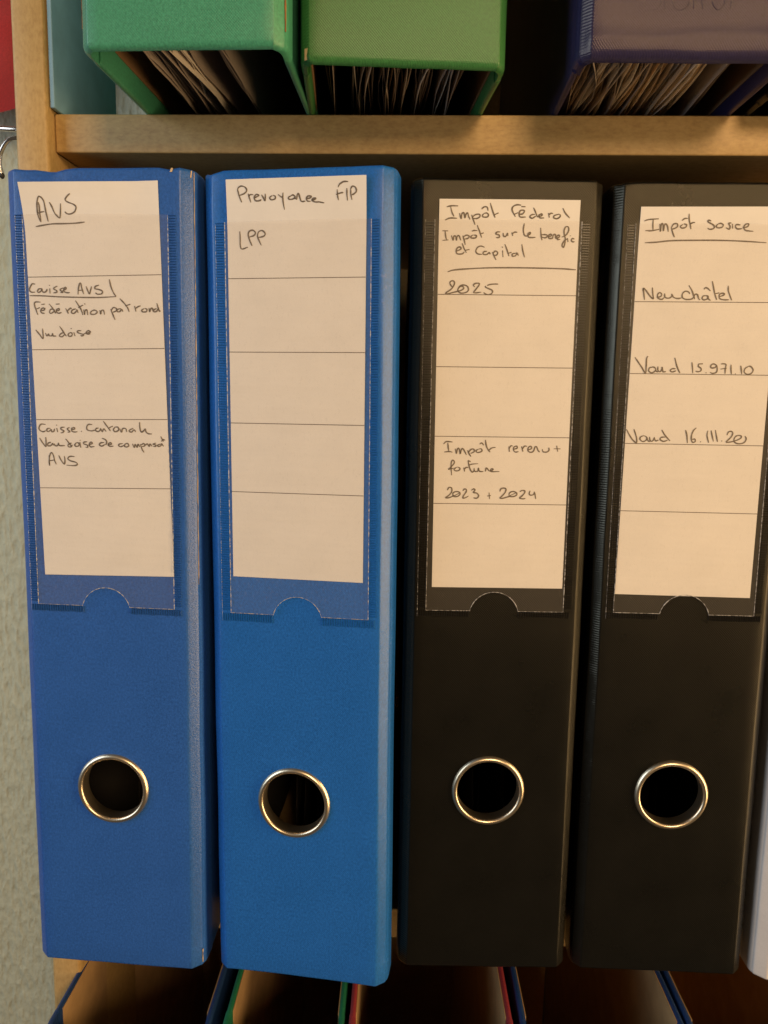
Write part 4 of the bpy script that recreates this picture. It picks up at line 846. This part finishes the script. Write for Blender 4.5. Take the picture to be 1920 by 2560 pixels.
# papers in the upper files
def bundle(owner, x0, x1, gap, mats, seed, y=(7, 12), z=(4, 11), sway=1.0, lean=1.0):
    x, k = x0, 0
    while x < x1:
        sheet(owner, x, rng.uniform(*y), 228, rng.uniform(*z), 304, rng.choice(mats), seed + k, sway=sway * rng.uniform(.5, 1.5), lean=rng.uniform(-lean, lean))
        x += gap * rng.uniform(.5, 1.6); k += 1
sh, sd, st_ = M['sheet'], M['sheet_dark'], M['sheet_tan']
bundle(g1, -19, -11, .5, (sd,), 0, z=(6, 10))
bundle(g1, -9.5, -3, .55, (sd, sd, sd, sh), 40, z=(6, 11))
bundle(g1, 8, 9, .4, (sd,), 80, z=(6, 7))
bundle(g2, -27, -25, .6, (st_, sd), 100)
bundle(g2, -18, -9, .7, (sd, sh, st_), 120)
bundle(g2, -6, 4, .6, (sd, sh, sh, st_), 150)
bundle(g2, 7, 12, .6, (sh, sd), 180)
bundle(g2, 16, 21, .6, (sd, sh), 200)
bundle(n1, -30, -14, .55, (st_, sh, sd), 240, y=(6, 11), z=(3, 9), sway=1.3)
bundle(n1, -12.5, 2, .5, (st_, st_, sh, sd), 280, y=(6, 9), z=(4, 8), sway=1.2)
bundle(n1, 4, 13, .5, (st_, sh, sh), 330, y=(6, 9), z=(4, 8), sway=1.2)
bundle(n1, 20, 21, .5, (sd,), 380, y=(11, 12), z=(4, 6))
n2 = binder('lever_arch_binder', stand(0.1675, 0.3030, ZU, 0), M['black_linen'], 31.0, 35.6, (34, 34), 'dark binder beside the navy one at the right end of the upper shelf', 24, lining=M['dark_lining'], group=UP, r=2.2)

# pressed lettering on the navy spine: shallow ridges
LET = [[(-15, 15.3), (-15, 28)], [(-15, 15.3), (-11, 15.3), (-9.4, 17.5), (-10, 20.5), (-12, 21.6), (-15, 21.6)], [(-12, 21.6), (-10, 24), (-10.5, 27), (-12, 28), (-15, 28)],
       [(-8.2, 15.4), (-8.2, 28)],
       [(-.2, 26), (-2, 28), (-4.4, 28), (-6, 25), (-6, 18.5), (-4.4, 15.4), (-1.8, 15.4), (-.4, 17.2), (-.4, 21), (-2.6, 21)],
       [(1.2, 15.4), (1.2, 28), (4, 28), (5.2, 26), (4.8, 22.5), (1.2, 21.5)], [(3.0, 21.8), (4.2, 15.4)],
       [(8.8, 28), (7, 25), (6.8, 19), (8, 15.8), (9.8, 15.4), (11.2, 18), (11.2, 25), (8.8, 28)], [(13.2, 15.6), (13.2, 28)]]
V, F = [], []
for st in LET:
    P = catmull([(a, .10, b) for a, b in st], 4)
    v, f = tube_data([p * MM for p in P], .20 * MM, 6)
    F += [[q + len(V) for q in ff] for ff in f]; V += v
mesh_obj('pressed_lettering', V, F, M['navy_linen'], n1)

# ------------------------------------------------------------------ lower row (only the open tops show)
ZL = -0.351
LO = 'files on the lower shelf'
lower = [(-0.1114, 0.293, M['navy_plain'], 35.2, 'navy binder in the lower row under the worn blue binder'),
         (-0.0447, 0.295, M['teal_green'], 26.4, 'slim green binder in the lower row beside the red one'),
         (0.0198, 0.296, M['red'], 36.2, 'red binder in the lower row next to the slim green one'),
         (0.0953, 0.297, M['navy_plain'], 36.4, 'navy binder in the lower row to the right of the red binder'),
         (0.1687, 0.298, M['navy_plain'], 36.0, 'navy binder in the lower row at the right edge')]
for k, (x, y, mt, hw, lb) in enumerate(lower):
    t = binder('lever_arch_binder', stand(x, y, ZL, 0.0), mt, hw - 5, hw, (hw - .2, hw - .2), lb, 40 + k, lining=M['kraft'], group=LO, z_lin=(1.5, .9), r=1.3)

# ------------------------------------------------------------------ things at the left edge
hook = empty('coat_hook', stand(-0.1585, 0.36, 0.35))
tag(hook, 'polished steel double hook on the outer side of the bookcase upright', 'hook')
v, f = tube_data([Vector(p) for p in catmull([(0.0005, 0, .003), (-.012, 0, .0032), (-.026, .002, .0045), (-.045, .004, .0065)], 6)], .0011, 12)
mesh_obj('prong', v, f, M['steel'], hook)
v, f = tube_data([Vector(p) for p in catmull([(0.0005, -.002, -.004), (-.008, -.002, -.0015), (-.0155, -.002, -.0015), (-.0195, -.002, -.006), (-.0208, -.002, -.0115), (-.0200, -.002, -.0165)], 6)], .0010, 12)
mesh_obj('prong', v, f, M['steel'], hook)
v, f = tube_data([Vector(p) for p in ((-.0201, -.002, -.0160), (-.0199, -.002, -.0170), (-.0196, -.002, -.0180))], .0011, 10, (1, 1.15, .5))
mesh_obj('tip', v, f, M['rubber'], hook)
box('back_plate', (-.0008, .0003, -.006, .006, -.014, .012), M['steel'], hook, bev=.0002)

V, F = [], []
nu, nv = 24, 30
for s in (0, 1):
    for k in range(nv + 1):
        for j in range(nu + 1):
            a, b = j / nu, k / nv
            e = (1 - (2 * a - 1) ** 6) * (1 - (1 - b) ** 14)
            d = .014 * e * (1 if s == 0 else -1) * (.8 + .3 * math.sin(b * 21 + 2 * noise.noise(Vector((a * 3, b * 5, 1)))))
            V.append(Vector((-.16 + .16 * a + .004 * math.sin(b * 9) * a, -d, b * .26 + .006 * math.sin(a * 7))))
q = (nu + 1) * (nv + 1)
for s in (0, 1):
    for k in range(nv):
        for j in range(nu):
            a = s * q + k * (nu + 1) + j
            F.append([a, a + 1, a + nu + 2, a + nu + 1] if s == 0 else [a, a + nu + 1, a + nu + 2, a + 1])
rim = list(range(nu + 1)) + [k * (nu + 1) + nu for k in range(1, nv + 1)] + [nv * (nu + 1) + j for j in range(nu - 1, -1, -1)] + [k * (nu + 1) for k in range(nv - 1, 0, -1)]
for i in range(len(rim)):
    a, b = rim[i], rim[(i + 1) % len(rim)]
    F.append([a, b, b + q, a + q])
bag = mesh_obj('cloth_bag', V, F, M['red_cloth'], None, angle=80)
bag.matrix_world = stand(-0.262, 0.585, 0.440)
tag(bag, 'red cloth bag hanging behind the bookcase upright at the left edge', 'bag')
